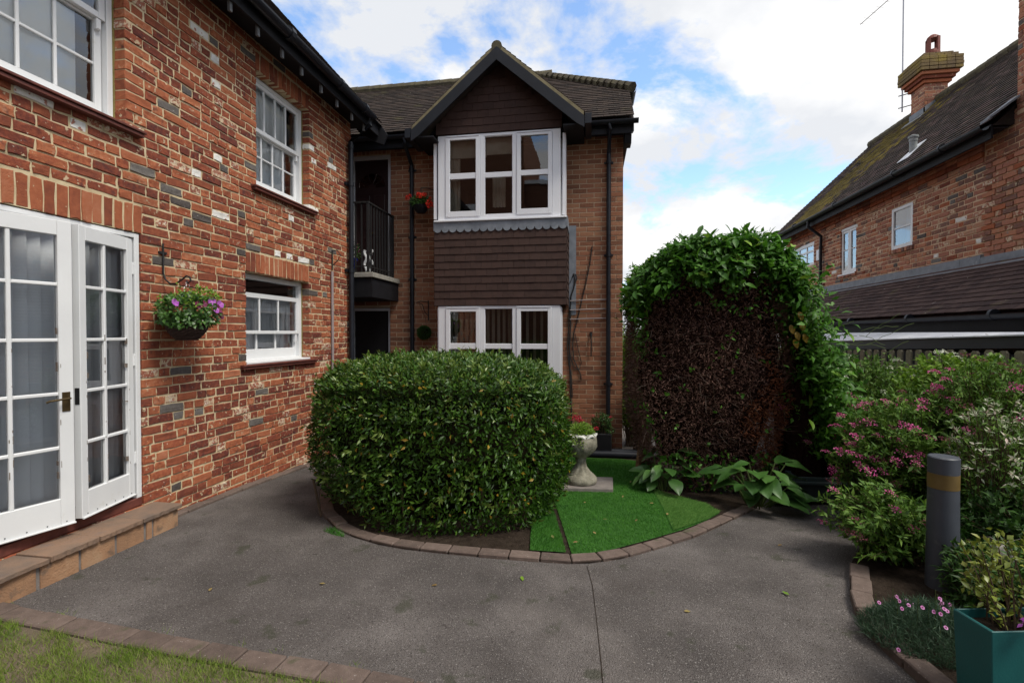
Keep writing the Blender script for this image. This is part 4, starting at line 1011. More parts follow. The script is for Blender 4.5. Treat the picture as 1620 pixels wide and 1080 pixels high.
# roof
REX, REZ, RRX, RRZ = 5.03, 4.20, 7.5, 6.62
ry0, ry1 = 7.12, 14.60
up = Vector((RRX - REX, 0, RRZ - REZ)); nrow = int(up.length / .1)
def mossfn(c):
    t = (c.z - REZ) / (RRZ - REZ)
    d = c.y - (13.0 - 0.9 * t) + 0.35 * math.sin(c.y * 3.1 + c.z * 2.0) + random.uniform(-.35, .35)
    return m_tile_moss if -0.9 < d < 0.75 + .5 * t else (m_tile_lean if random.random() < .25 else m_tile_roof)
specs = tile_specs((REX, ry0, REZ), (0, 1, 0), up, nrow, ry1 - ry0)
place_tiles(specs, right, m_tile_roof, 0, wob=.004, matfn=mossfn)
mb = MB(); P = [(REX + .03, REZ - .04), (RRX, RRZ - .03), (2 * RRX - REX, REZ - .04)]
mb.prism([(x, ry0 + .01, z) for x, z in P], (0, ry1 - ry0 - .04, 0)); mb.build('roof', m_tile_roof, right)
mb = MB()
for i in range(30):
    y = ry0 + i * .25
    if y > ry1 - .2: break
    mb.tube([(RRX, y, RRZ + .0), (RRX, y + .245, RRZ + .012)], .11, 10)
mb.build('ridge', m_ridge, right)
g = gutter(ry0 + .02, ry1 - .02, 4.975, REZ - .035, r=.06)
for y in (7.9, 9.0, 11.0, 13.0): g.tube([(4.975, y - .02, REZ - .04), (4.975, y + .02, REZ - .04)], .067, 10)
g.build('gutter', m_pipe, right)
mb = MB(); mb.box(5.045, 5.07, ry0 + .02, ry1 - .04, REZ - .20, REZ - .02); mb.build('fascia', m_black, right)
mb = MB(); mb.box(5.072, RX0 - .06, ry0 + .02, ry1 - .04, REZ - .075, REZ - .06); mb.build('soffit', m_black, right)
mb = MB(); mb.prism([(4.93, ry0 + .03, REZ + .01), (4.93, ry0 - .12, REZ + .03), (5.26, ry0 - .12, REZ + .28), (5.26, ry0 + .03, REZ + .28)], (0, 0, -.03)); mb.build('lead_flashing', m_lead, right)
# stack standing at the near end of the roof
stk = MB(); sx0, sx1, sy0, sy1 = 5.285, 6.2, 6.0, 7.085
stk.box(sx0 + .006, sx1, sy0, sy1 - .006, 4.25, 8.6); so = stk.build('near_chimney', m_mortar_r, right)
sp = lay(sy0, sy1, 4.30, 8.6, [], bond='flemish'); place_bricks(Fr((sx0, 0, 0), (0, 1, 0), (-1, 0, 0)), sp, so, m_brick_r, rough=.003, limit=0, alts=((m_brick_sold, .1), (m_brick_grey, .07)))
sp = lay(sx0, sx1, 4.30, 8.6, [], bond='flemish'); place_bricks(Fr((0, sy1, 0), (1, 0, 0), (0, 1, 0)), sp, so, m_brick_r, rough=.003, limit=0)
# far chimney on the ridge
ch = bpy.data.objects.new('chimney', None); link(ch, right, (7.4, 12.2, 6.2))
cx0, cx1, cy0, cy1 = 7.2, 7.66, 12.0, 12.46
CF = [(Fr((cx0, 0, 0), (0, 1, 0), (-1, 0, 0)), cy0, cy1), (Fr((0, cy0, 0), (1, 0, 0), (0, -1, 0)), cx0, cx1)]
mb = MB(); mb.box(cx0 + .006, cx1 - .006, cy0 + .006, cy1 - .006, 6.0, 7.6); mb.build('chimney_core', m_mortar_r, ch)
for fr, a, b in CF:
    m = MB()
    for s in lay(a, b, 6.15, 6.98, [], bond='flemish'): m.add(*brick_geo(fr, s, .003, .08))
    m.build('chimney_brickwork', m_brick_r, ch, kind='stuff')
for i, (z, e) in enumerate(((6.975, .045), (7.05, .09), (7.125, .135))):
    m = MB(); m.box(cx0 - e, cx1 + e, cy0 - e, cy1 + e, z, z + .066); m.build('corbel_course', m_brick_sold, ch, bevel=.004)
    m = MB(); m.box(cx0 - e + .02, cx1 + e - .02, cy0 - e + .02, cy1 + e - .02, z + .064, z + .077); m.build('mortar_joint', m_mortar_r, ch)
z = 7.20
for i, e in enumerate((.18, .185, .18, .18, .12, .06)):
    hh = .066 if i < 5 else .05
    k = 5
    for q in range(k):
        a = cx0 - e + (cx1 - cx0 + 2 * e) * q / k; b = cx0 - e + (cx1 - cx0 + 2 * e) * (q + 1) / k
        m = MB(); m.box(a + .003, b - .003, cy0 - e, cy1 + e, z, z + hh); m.build('cap_brick', m_capmoss, ch, bevel=.005)
    z += .073
def potmod(i, a, r, zz): return r, zz
mb = MB(); cx_, cy_ = 7.44, 12.15
mb.lathe((cx_, cy_, z - .05), [(.135, 0), (.135, .1), (.125, .16)], 16); mb.lathe((cx_, cy_, z - .05), [(.125, .40), (.10, .46), (.055, .50), (.0, .51)], 16)
for k in range(4):
    a = R(25 + 90 * k); p = Vector((cx_ + .115 * math.cos(a), cy_ + .115 * math.sin(a), z - .05))
    t = Vector((-math.sin(a), math.cos(a), 0)) * .035; d_ = Vector((math.cos(a), math.sin(a), 0)) * .016
    mb.prism([p - t - d_ + Vector((0, 0, .12)), p + t - d_ + Vector((0, 0, .12)), p + t + d_ + Vector((0, 0, .12)), p - t + d_ + Vector((0, 0, .12))], (0, 0, .31))
mb.build('chimney_pot', m_terra, ch)
mb = MB(); mb.prism([(cx0 - .02, cy1 + .02, 6.24), (cx0 - .02, cy0 - .02, 6.24), (cx0 - .02, cy0 - .02, 6.46), (cx0 - .02, cy1 + .02, 6.46)], (.02, 0, 0)); mb.prism([(cx0 - .02, cy0 - .02, 6.24), (cx1, cy0 - .02, 6.6), (cx1, cy0 - .02, 6.80), (cx0 - .02, cy0 - .02, 6.46)], (0, .018, 0)); mb.prism([(cx0 - .14, cy1 + .1, 6.21), (cx0 - .14, cy0 - .1, 6.21), (cx0, cy0 - .1, 6.34), (cx0, cy1 + .1, 6.34)], (0, 0, .02)); mb.build('lead_flashing', m_lead, ch)
# aerial
ae = bpy.data.objects.new('aerial', None); link(ae, right, (7.08, 12.55, 6.7))
mb = MB(); mb.tube([(7.08, 12.56, 6.62), (7.08, 12.56, 9.6)], .016, 8); mb.build('mast', m_alu, ae, smooth=True)
for zb_ in (6.72, 7.0): mb = MB(); mb.tube([(7.02, 12.60, zb_), (7.10, 12.54, zb_), (7.2, 12.45, zb_)], .011, 6); mb.build('mast_bracket', m_iron, ae)
mb = MB(); p0, p1 = Vector((7.09, 12.5, 9.36)), Vector((6.65, 14.2, 9.9)); p1 = Vector((7.0, 14.2, 9.7)); p0 = Vector((7.08, 12.56, 9.40))
bp0, bp1 = Vector((7.10, 12.2, 9.45)), Vector((6.62, 13.45, 9.22)); mb.tube([bp0, bp1], .009, 6); mb.build('boom', m_alu, ae)
mb = MB()
for k in range(9):
    c = bp0.lerp(bp1, k / 8.2); d_ = (bp1 - bp0).cross(Vector((0, 0, 1))).normalized() * .11; mb.tube([c - d_, c + d_], .003, 4)
mb.build('elements', m_alu, ae, kind='stuff')
mb = MB(); mb.tube([(7.1, 12.5, 9.42), (7.0, 12.7, 9.3), (6.97, 12.72, 9.38), (7.05, 12.6, 9.5)], .006, 6); mb.build('aerial_lead', m_iron, ae)
# flue pipe through the tiles
vp = bpy.data.objects.new('flue_pipe', None); link(vp, right, (5.5, 9.3, 4.6))
vx, vy = 5.42, 9.30; vz = REZ + (vx - REX) * (RRZ - REZ) / (RRX - REX)
mb = MB(); mb.lathe((vx, vy, vz - .05), [(.055, 0), (.055, .26)], 16); mb.build('pipe', m_vent, vp, smooth=True)
mb = MB(); mb.lathe((vx, vy, vz + .20), [(.062, 0), (.062, .05), (.075, .055), (.075, .085), (.045, .10)], 16); mb.build('cowl', m_vent, vp, smooth=True)
mb = MB(); a_ = Vector((vx - .16, 0, vz - .16 * .98 + .045)); b_ = Vector((vx + .14, 0, vz + .14 * .98 + .045)); mb.prism([(a_.x, vy - .14, a_.z), (a_.x, vy + .16, a_.z), (b_.x, vy + .12, b_.z), (b_.x, vy - .10, b_.z)], (0, 0, .01)); mb.build('lead_slate', m_shedroof, vp)
# windows
def rwin(h, kind, label=None):
    w = bpy.data.objects.new('window', None); link(w, right, FRt((h[0] + h[1]) / 2, h[2], -.05))
    if label: w['label'] = label
    s0, s1, z0, z1 = h
    n = -.03
    if kind == 'pair':
        m = MB(); m.fbox(FRt, s0, s1, z0, z0 + .03, -.1, n, .003); m.fbox(FRt, s0, s1, z1 - .06, z1, -.1, n + .012, .003); m.build('window_frame', m_white, w)
        c = (s0 + s1) / 2; zm = (z0 + z1) / 2 + .02
        sash(FRt, w, s0, c - .002, z0 + .03, z1 - .06, n, [], [zm], st=.055, top=.05, bot=.06, bar=.022, name='casement'); sash(FRt, w, c + .002, s1, z0 + .03, z1 - .06, n, [], [zm], st=.055, top=.05, bot=.06, bar=.022, name='casement')
        m = MB(); m.fbox(FRt, s0 - .03, s1 + .04, z0 - .035, z0 - .004, -.08, .035, .003); m.build('sill', m_white, w)
    elif kind == 'single':
        sash(FRt, w, s0, s1, z0, z1, .0, [], [(z0 + z1) / 2], st=.055, top=.055, bot=.065, bar=.03, name='casement')
        m = MB(); m.tube([FRt(s0 + .09, z0 + .12, -.04), FRt(s0 + .085, z0 + .2, -.035), FRt(s0 + .1, z0 + .24, -.04)], .008, 5); m.build('handle', m_iron, w)
    else:
        sash(FRt, w, s0, s1, z0, z1, n + .02, [s0 + (s1 - s0) / 3, s0 + 2 * (s1 - s0) / 3], [(z0 + z1) / 2 + .06], st=.05, top=.09, bot=.06, bar=.05, name='casement')
    room(FRt, s0 - .1, s1 + .1, z0 - .1, z1 + .1, -.285, 1.0, right, m_room)
    curtain(FRt, s0, s1 if kind == 'single' else s0 + (s1 - s0) * .35, z0, z1, -.24, m_net if kind != 'single' else m_blind, right, 'curtain', .1, .01)
rwin(W0, 'triple'); rwin(W1, 'pair'); rwin(W2, 'single')
mb = MB(); mb.fbox(FRt, 12.36, 12.52, 3.23, 3.48, 0, .03, .004); mb.fbox(FRt, 12.39, 12.49, 3.27, 3.44, .0301, .036); mb.build('extract_vent', m_upvc, right)
mb = MB(); y = 12.24; x = RX0 - .055
mb.tube([(4.975, y, REZ - .06), (4.975, y, REZ - .22), (x, y - .02, REZ - .45), (x, y, REZ - .7), (x, y, 2.50)], .034, 10)
for z in (3.5, 2.75): mb.tube([(x, y, z - .02), (x, y, z + .02)], .042, 10)
mb.build('downpipe', m_pipe, right, smooth=True)
# lean-to
lx1, lz1, lx0, lz0 = RX0 - .02, 2.46, 4.34, 1.74
up = Vector((lx1 - lx0, 0, lz1 - lz0)); lt = int(up.length / .1)
lspecs = tile_specs((lx0, 3.0, lz0), (0, 1, 0), up, lt, 10.6)
place_tiles(lspecs, right, m_tile_lean, 300, wob=.003)
mb = MB(); mb.prism([(lx0 + .02, 3.0, lz0 - .02), (lx1, 3.0, lz1 - .02), (lx1, 3.0, lz1 - .09), (lx0 + .02, 3.0, lz0 - .09)], (0, 10.6, 0)); mb.build('lean_to_roof', m_tile_lean, right)
g = gutter(3.0, 13.6, lx0 - .045, lz0 - .03, r=.058)
for y in (4.4, 6.0, 7.4, 8.9): g.tube([(lx0 - .045, y - .02, lz0 - .032), (lx0 - .045, y + .02, lz0 - .032)], .0615, 12)
g.build('lean_to_gutter', m_pipe, right)
mb = MB(); mb.box(lx0 + .022, lx0 + .045, 3.0, 13.6, lz0 - .24, lz0 - .02); mb.build('lean_to_fascia', m_black, right)
mb = MB(); mb.box(lx0 + .046, lx1 - .2, 3.0, 13.6, lz0 - .20, lz0 - .18); mb.build('lean_to_ceiling', m_black, right)
for y in (3.1, 6.6, 10.0, 13.4): mb = MB(); mb.box(lx0 + .05, lx0 + .15, y, y + .1, gz(y) - .1, lz0 - .2); mb.build('lean_to_post', m_black, right)
mb = MB()
seg = [3.0, 5.6, 7.62, 8.0, 9.8, 11.6, 13.6]
for a, b in zip(seg[:-1], seg[1:]):
    mb = MB(); h = .0 if a != 7.62 else .0
    mb.prism([(RX0 - .012, a, 2.58 - (.03 if b <= 7.62 else 0)), (RX0 - .012, a, 2.44), (RX0 - .15, a, 2.385), (RX0 - .15, a, 2.40), (RX0 - .022, a, 2.455), (RX0 - .022, a, 2.58 - (.03 if b <= 7.62 else 0))], (0, b - a - .004, 0)); mb.build('lead_flashing', m_lead, right)

# shed with the white roof, standing between fence and lean-to
shed = thing('garden_shed', 'low shed with white sheet roof and dark grey fascia behind the picket fence', 'shed', (4.0, 6.0, gz(6)))
E0, E1 = (3.62, 4.2, 1.500), (3.62, 9.6, 1.335)
slz = (E1[2] - E0[2]) / (E1[1] - E0[1])
mb = MB(); mb.prism([(3.58, 4.2, E0[2]), (4.28, 4.2, 1.508), (4.28, 9.6, 1.508), (3.58, 9.6, E1[2])], (0, 0, .012)); mb.build('roof_sheet', m_shedroof, shed)
mb = MB(); mb.prism([(3.60, 4.2, E0[2] - .006), (3.60, 9.6, E1[2] - .006), (3.60, 9.6, E1[2] - .12), (3.60, 4.2, E0[2] - .105)], (.03, 0, 0)); mb.build('fascia', m_fascia, shed)
mb = MB(); mb.box(3.66, 4.24, 4.25, 9.55, -.6, 1.32); mb.build('body', m_fascia, shed)
mb = MB()
for _ in range(150):
    y = random.uniform(4.3, 9.4); x = random.uniform(3.6, 4.0); z = E0[2] + slz * (y - 4.2) + .016; a = random.uniform(0, 6.28); l = random.uniform(.008, .03)
    mb.tube([(x, y, z), (x + l * math.cos(a), y + l * math.sin(a), z + random.uniform(.0, .012))], .0018, 4)
mb.build('leaf_litter', m_litter, shed, kind='stuff')
# picket fence
fen = thing('picket_fence', 'weathered wooden picket fence half hidden by shrubs under the shed fascia', 'fence', (3.5, 6.0, gz(6)))
FX = 3.52; y = 4.3
while y < 9.0:
    mb = MB(); z0 = gz(y) - .05; zt = 1.315 + slz * (y - 6.2) * .9 + random.uniform(-.006, .006); w_ = .085
    mb.prism([(FX, y, z0), (FX, y + w_, z0), (FX, y + w_, zt - .02), (FX, y + w_ - .02, zt), (FX, y + .02, zt), (FX, y, zt - .02)], (.018, 0, 0)); mb.build('picket', m_fence, fen); y += .158
for z in (.2, 1.12):
    mb = MB(); mb.prism([(FX + .019, 4.3, z), (FX + .019, 9.0, z - .25 if z < 1 else z - .06), (FX + .019, 9.0, z - .19 if z < 1 else z), (FX + .019, 4.3, z + .06)], (.035, 0, 0)); mb.build('rail', m_fence, fen)

# ================================================================ beds, edging, turf, lawn
kout = [(-2.75, 5.3), (-2.73, 4.74), (-2.62, 4.35), (-2.46, 4.08), (-2.24, 3.74), (-1.97, 3.46), (-1.72, 3.31), (-1.48, 3.22), (-1.27, 3.18), (-1.0, 3.16), (-.73, 3.15), (-.43, 3.15), (-.14, 3.15), (0, 3.18), (.21, 3.28), (.46, 3.48), (.77, 3.74), (1.01, 4.01), (1.30, 4.36), (1.42, 4.52)]
def resample(pts, d):
    P = [Vector((*p, 0)) for p in pts]; L_ = [0]
    for a, b in zip(P[:-1], P[1:]): L_.append(L_[-1] + (b - a).length)
    n = max(1, round(L_[-1] / d)); out = []; k = 0
    for i in range(n + 1):
        t = L_[-1] * i / n
        while k < len(P) - 2 and L_[k + 1] < t: k += 1
        u = (t - L_[k]) / max(1e-6, L_[k + 1] - L_[k]); out.append(P[k].lerp(P[k + 1], u))
    return out
def edging(owner_kind_name, pts, width, side, piece, h=0.024, mat=None):
    C_ = resample(pts, piece); N_ = []
    for i in range(len(C_)):
        t = (C_[min(i + 1, len(C_) - 1)] - C_[max(i - 1, 0)]).normalized(); N_.append(Vector((-t.y, t.x, 0)) * side)
    base = MB()
    for i in range(len(C_) - 1):
        a, b = C_[i], C_[i + 1]; t = (b - a).normalized() * .004; jw = random.uniform(-.004, .004)
        q = [a + t + N_[i] * jw, b - t + N_[i + 1] * jw, b - t + N_[i + 1] * (width + jw), a + t + N_[i] * (width + jw)]
        dz = random.uniform(-.004, .004); z = [gz(p.y) for p in q]
        m = MB(); m.add([(p.x, p.y, zz - .05) for p, zz in zip(q, z)] + [(p.x, p.y, zz + h + dz) for p, zz in zip(q, z)], [(3, 2, 1, 0), (4, 5, 6, 7), (0, 1, 5, 4), (1, 2, 6, 5), (2, 3, 7, 6), (3, 0, 4, 7)])
        m.build('edging_brick', mat or m_kerb, owner_kind_name, bevel=.006, recalc=True)
isl = sheet('planting_bed', kout + [(1.9, 5.4), (2.0, 7.6), (-2.45, 7.6), (-2.7, 6.2)], .012, m_soil, kind='structure')
edging(isl, kout, .10, 1, .21)
turf = thing('artificial_turf', 'bright green artificial turf piece round the stone urn', 'turf', (.3, 5, gz(5)))
tp = [(-.125, 3.262), (-.02, 3.285), (.155, 3.385), (.40, 3.58), (.70, 3.84), (.93, 4.09), (1.08, 4.30), (1.02, 4.52), (.72, 4.80), (.60, 5.1), (.60, 5.9), (.66, 6.62), (.45, 6.80), (-.6, 6.80), (-.45, 5.6), (-.33, 4.4), (-.22, 3.8)]
sheet('turf_backing', tp, .020, m_turfbase, parent=turf)
tp2 = [(-.41, 3.262), (-.165, 3.268), (-.285, 3.95), (-.40, 4.5), (-.52, 4.4)]
turf2 = thing('artificial_turf', 'narrow turf offcut strip between the hedge and the larger turf', 'turf', (-.35, 3.8, gz(3.8)))
sheet('turf_backing', tp2, .026, m_turfbase, parent=turf2)
def gzv(y):
    y = np.minimum(y, 9.0); return -0.0165 * np.maximum(0, y - 2.9) ** 2
def blades(name, poly, n, h, wd, lean, zoff, mat, parent, kind='stuff', mask=None, wind=0.0):
    P = np.array(poly); x = rng.uniform(P[:, 0].min(), P[:, 0].max(), n); y = rng.uniform(P[:, 1].min(), P[:, 1].max(), n)
    k = inpoly(x, y, poly)
    if mask is not None: k &= mask(x, y)
    x, y = x[k], y[k]; n = len(x)
    a = rng.uniform(0, 2 * np.pi, n); hh = h * rng.uniform(.5, 1.2, n); b = rng.uniform(0, 2 * np.pi, n); l = lean * hh * rng.uniform(.2, 1, n)
    z = gzv(y) + zoff
    B = np.stack([x, y, z], 1); S = np.stack([np.cos(a), np.sin(a), 0 * a], 1) * wd / 2
    T = B + np.stack([l * np.cos(b) + wind * hh, l * np.sin(b), hh], 1)
    V = np.stack([B - S, B + S, T], 1).reshape(-1, 3); F_ = np.arange(n * 3).reshape(-1, 3)
    c = np.array([P[:, 0].mean(), P[:, 1].mean(), gz(P[:, 1].mean())])
    o = link(bpy.data.objects.new(name, fast_mesh(name, V - c, F_, mat)), parent, c); o['kind'] = kind
    return o
blades('turf_pile', tp, 150000, .016, .0035, .8, .020, m_turf, turf, wind=-.4)
blades('turf_pile', tp2, 16000, .018, .0035, .9, .026, m_turf, turf2, wind=.3)
tp3 = [(.62, 3.79), (.93, 4.09), (1.08, 4.30), (1.02, 4.52), (.72, 4.80), (.60, 4.95), (.62, 4.4)]
turf3 = thing('artificial_turf', 'paler turf corner beside the broad green leaves, its pile brushed the other way', 'turf', (.85, 4.3, gz(4.3)))
sheet('turf_backing', tp3, .028, m_turfbase, parent=turf3); blades('turf_pile', tp3, 22000, .016, .0035, .9, .028, m_turf2, turf3, wind=.8)
# paving slab under the urn
mb = MB(); q = [(-.34, 4.70), (.215, 4.76), (.235, 5.27), (-.34, 5.22)]
slab = MB(); slab.add([(x, y, gz(y) + .01) for x, y in q] + [(x, y, gz(y) + .058) for x, y in q], [(3, 2, 1, 0), (4, 5, 6, 7), (0, 1, 5, 4), (1, 2, 6, 5), (2, 3, 7, 6), (3, 0, 4, 7)])
tag(slab.build('paving_slab', m_slab, bevel=.006, recalc=True), 'square grey paving slab lying on the turf under the stone urn', 'paving slab')
# lawn and its edging
lk = [(-3.7, 2.20), (-3.22, 2.165), (-2.9, 2.13), (-2.42, 2.09), (-1.98, 2.05), (-1.72, 2.03), (-1.17, 2.0), (-.79, 1.965), (-.3, 1.90), (.1, 1.82)]
lin = [(x - .005, y - .125) for x, y in lk]
lawn = sheet('lawn', [(p[0], p[1]) for p in lin] + [(.3, -3), (-3.4, -3), (-3.7, 1.0)], .014, m_lawnbase, kind='structure')
edging(lawn, lk, .115, -1, .215, h=.024)
gp = [(-3.42, 2.05), (-2.4, 1.97), (-1.2, 1.885), (-.3, 1.79), (-.3, 1.2), (-3.42, 1.2)]
def patchy(x, y):
    v = np.sin(x * 9.1 + 1.3 * np.sin(y * 7)) * np.sin(y * 13.0 + 2 * np.sin(x * 5)) + .6 * np.sin(x * 23 + y * 17) * np.sin(y * 31)
    return v + rng.uniform(-1.0, 1.0, len(x)) > -.25
blades('lawn_grass', gp, 90000, .034, .0026, 1.1, .014, m_lawn, lawn, mask=patchy)
# right hand bed
bo = [(1.62, 4.62), (2.15, 4.80), (2.42, 4.62), (2.25, 4.2), (2.05, 3.97), (1.64, 3.38), (1.47, 3.03), (1.395, 2.81), (1.365, 2.61), (1.38, 2.42), (1.40, 2.25), (1.46, 1.9), (1.62, 1.4)]
rb = sheet('right_bed', bo + [(2.2, .6), (3.6, .6), (3.6, 9.0), (1.9, 9.0), (1.75, 5.4)], .03, m_soil, kind='structure')
edging(rb, bo[5:], .10, 1, .21, h=.05)
# small weeds along the joints
wd_ = blades('lawn_weeds', [(-3.2, 2.13), (-1.0, 1.97), (-1.0, 2.03), (-3.2, 2.2)], 1500, .03, .003, 1.4, .0, m_lawn, lawn, mask=lambda x, y: np.sin(x * 11) + np.sin(x * 29) > .9)
blades('edge_weeds', [(-2.02, 3.40), (-1.9, 3.33), (-1.78, 3.30), (-1.95, 3.44)], 700, .03, .005, 1.8, .0, m_turf, isl)

q = [(-.022, 3.14), (.012, 2.9), (.03, 2.6), (.05, 2.2), (.07, 1.5), (.08, .8)]
mb = MB()
for i, (x, y) in enumerate(q): w_ = .0014 + .0008 * (i % 2); mb.v += [(x - w_, y, gz(y) + .003), (x + w_, y, gz(y) + .003)]
for i in range(len(q) - 1): mb.f.append((2 * i + 1, 2 * i, 2 * i + 2, 2 * i + 3)[::-1] if False else (2 * i, 2 * i + 1, 2 * i + 3, 2 * i + 2)[::-1])
mb.build('asphalt_seam', m_soil, kind='structure')

# grit and crumbs gathered on the asphalt
n = 2600; x = rng.uniform(-3.1, 1.5, n); y = rng.uniform(2.05, 5.5, n)
kx = np.array([p[0] for p in kout[:-1]]); near = np.min(np.hypot(x[:, None] - kx, y[:, None] - np.array([p[1] for p in kout[:-1]])), 1) < .16
keep = (~inpoly(x, y, kout + [(1.9, 5.4), (-2.7, 6.2)])) & (near | (rng.uniform(0, 1, n) < .35) | (y < 2.35)); x, y = x[keep], y[keep]; n = len(x)
s = rng.uniform(.0015, .0045, n); B = np.stack([x, y, gzv(y) + .002], 1)[:, None, :] + rng.uniform(-1, 1, (n, 4, 3)) * s[:, None, None] + np.array([0, 0, .001]); 
F_ = (np.arange(n)[:, None, None] * 4 + np.array([[0, 1, 2], [0, 3, 1], [1, 3, 2], [2, 3, 0]])).reshape(-1, 3)
c = np.array([-.8, 3.2, 0]); o = link(bpy.data.objects.new('grit', fast_mesh('grit', B.reshape(-1, 3) - c, F_, M('pale_grit', [(0.08, 0.06, 0.04), (0.30, 0.27, 0.23), (0.5, 0.47, 0.42)], rough=.95, rand=.9))), None, c)
tag(o, 'fine pale grit and crumbs scattered over the asphalt path', 'grit', kind='stuff')

# ================================================================ foliage tools
def unit(a): return a / np.maximum(1e-9, np.linalg.norm(a, axis=-1, keepdims=True))
def leaf_arrays(P, D, N_, L_, W_, fold=.18, droop=.12):
    D = unit(D); S = unit(np.cross(N_, D)); Q = np.cross(D, S)
    L_ = L_[:, None]; W_ = W_[:, None]
    mid = P + D * L_ * .45
    V = np.stack([P, mid + S * W_ / 2 + Q * W_ * fold, P + D * L_ - Q * L_ * droop, mid - S * W_ / 2 + Q * W_ * fold, mid], 1).reshape(-1, 3)
    b = (np.arange(len(P)) * 5)[:, None]
    F_ = np.concatenate([b + np.array([[0, 4, 1]]), b + np.array([[1, 4, 2]]), b + np.array([[2, 4, 3]]), b + np.array([[3, 4, 0]])], 1).reshape(-1, 3)
    return V, F_
def foliage(name, P, D, N_, L_, W_, mat, parent, fold=.18, droop=.12, kind='stuff'):
    V, F_ = leaf_arrays(P, D, N_, L_, W_, fold, droop)
    c = P.mean(0)
    o = link(bpy.data.objects.new(name, fast_mesh(name, V - c, F_, mat)), parent, c)
    if kind: o['kind'] = kind
    return o
def rnd(n, a=-1.0, b=1.0): return rng.uniform(a, b, n)
def rvec(n): return unit(rng.normal(size=(n, 3)))
def broad_leaf(name, mat, L_=1.0, W_=1.0, seg=9, cup=.12, droop=.25, wave=.03, tipw=1.0):
    """one large leaf as a mesh of its own: base at origin, along +X, midrib folded, side veins in relief"""
    m = MB(); nc = 5
    for i in range(seg + 1):
        t = i / seg; w_ = W_ / 2 * max(.02, (math.sin(math.pi * min(1, t * .97 + .02) ** .82)) ** .75); x = L_ * t; z = -droop * L_ * t * t
        for c in (-1, -.5, 0, .5, 1):
            m.v.append((x + abs(c) * w_ * .25 * (1 - t), c * w_, z + cup * abs(c) * w_ + (.012 * L_ * (i % 2) * abs(c)) + wave * L_ * math.sin(i * 1.3 + c * 2) * abs(c)))
    for i in range(seg):
        for c in range(nc - 1): a = nc * i + c; m.f.append((a, a + nc, a + nc + 1, a + 1))
    me = bpy.data.meshes.new(name); me.from_pydata(m.v, [], m.f); me.materials.append(mat)
    me.polygons.foreach_set('use_smooth', [True] * len(me.polygons)); me.update()
    return me
def orient(o, d, up):
    d = Vector(d).normalized(); s = Vector(up).cross(d)
    if s.length < 1e-4: s = Vector((0, 1, 0)).cross(d)
    s.normalize(); u = d.cross(s)
    o.rotation_euler = Matrix((d, s, u)).transposed().to_euler()
def inst(name, me, parent, p, d, up, sc, kind=None):
    o = link(bpy.data.objects.new(name, me), parent, p); orient(o, d, up); o.scale = (sc, sc, sc)
    return o

# ---------------------------------------------------------------- clipped evergreen hedge
HC = np.array([-1.315, 4.27]); HR = np.array([1.105, .93]); HZ0, HZ1 = -.12, 1.315
def hedge_surface(n, shrink=0.0):
    """points and outward normals of the rounded block"""
    th = rng.uniform(0, 2 * np.pi, n); u = rng.uniform(0, 1, n)
    p = 2.7
    c, s = np.cos(th), np.sin(th); r = 1 / (np.abs(c) ** p + np.abs(s) ** p) ** (1 / p)
    side = u < .58
    # profile: narrower foot, widest at mid height, rolled shoulder
    hz = np.where(side, rng.uniform(0, 1.09, n), 1.0)
    k = np.where(side, 1 - (.09 + .07 * np.abs(c)) * np.clip((.42 - hz) / .42, 0, 1) ** 1.5 - .03 * np.clip((hz - .7) / .3, 0, 1) - .15 * np.clip((hz - .92) / .17, 0, 1) ** 1.6, 0)
    top = ~side; rr = np.where(rng.uniform(0, 1, n) < .45, rng.uniform(.78, 1.0, n), np.sqrt(rng.uniform(0, 1, n)))
    k = np.where(top, rr * .97, k)
    ed = np.clip((k if False else rr), 0, 1)
    zt = HZ1 - .02 - .24 * ed ** 5.0 - .05 * (c * rr) ** 2 - .04 * (s * rr)
    zs = HZ0 + .06 + (1.0 - HZ0 - .06) * hz + .04 * np.sin(th * 5) * (1 - hz)
    zs = zs + .20 * np.clip(-c + .1, 0, 1) * (1 - hz)
    lump = 1 + .018 * np.sin(th * 7 + hz * 5) + .014 * np.sin(th * 17 + hz * 11)
    x = HC[0] + HR[0] * c * r * k * lump * (1 - shrink); y = HC[1] + HR[1] * s * r * k * lump * (1 - shrink)
    z = np.where(top, zt, zs) - shrink * .5
    nx, ny = np.sign(c) * np.abs(c) ** (p - 1) / HR[0], np.sign(s) * np.abs(s) ** (p - 1) / HR[1]
    Nn = unit(np.stack([nx, ny, np.where(hz > .85, (hz - .85) * 5, -.15 + 0 * nx)], 1))
    tn = unit(np.stack([c * ed ** 2, s * ed ** 2, 0 * c + 1.0], 1))
    Nn = np.where(top[:, None], tn, Nn)
    return np.stack([x, y, z], 1), Nn
hedge = thing('clipped_hedge', 'big rounded box of clipped glossy evergreen hedge in the kerbed bed', 'hedge', (HC[0], HC[1], gz(HC[1])))
n = 46000; P, Nn = hedge_surface(n); dep = rng.exponential(.05, n); P = P - Nn * np.minimum(dep, .16)[:, None] + rvec(n) * .03
D = unit(Nn * .6 + rvec(n) * .9 + np.array([0, 0, .30])); up_ = unit(Nn + rvec(n) * .45)
foliage('foliage', P, D, up_, rng.uniform(.028, .062, n), rng.uniform(.012, .022, n), m_hedge, hedge)
n = 16000; P, Nn = hedge_surface(n); k = P[:, 2] > .85; P, Nn = P[k], Nn[k]; n = len(P)      # fine new growth on the sheared top
P += Nn * rng.uniform(-.02, .025, n)[:, None]; D = unit(Nn + rvec(n) * .8)
m_hedge_new = leafm('fresh_hedge_leaf', [(0.06, 0.12, 0.018), (0.12, 0.19, 0.03), (0.20, 0.27, 0.06)], rough=0.35, transl=.3)
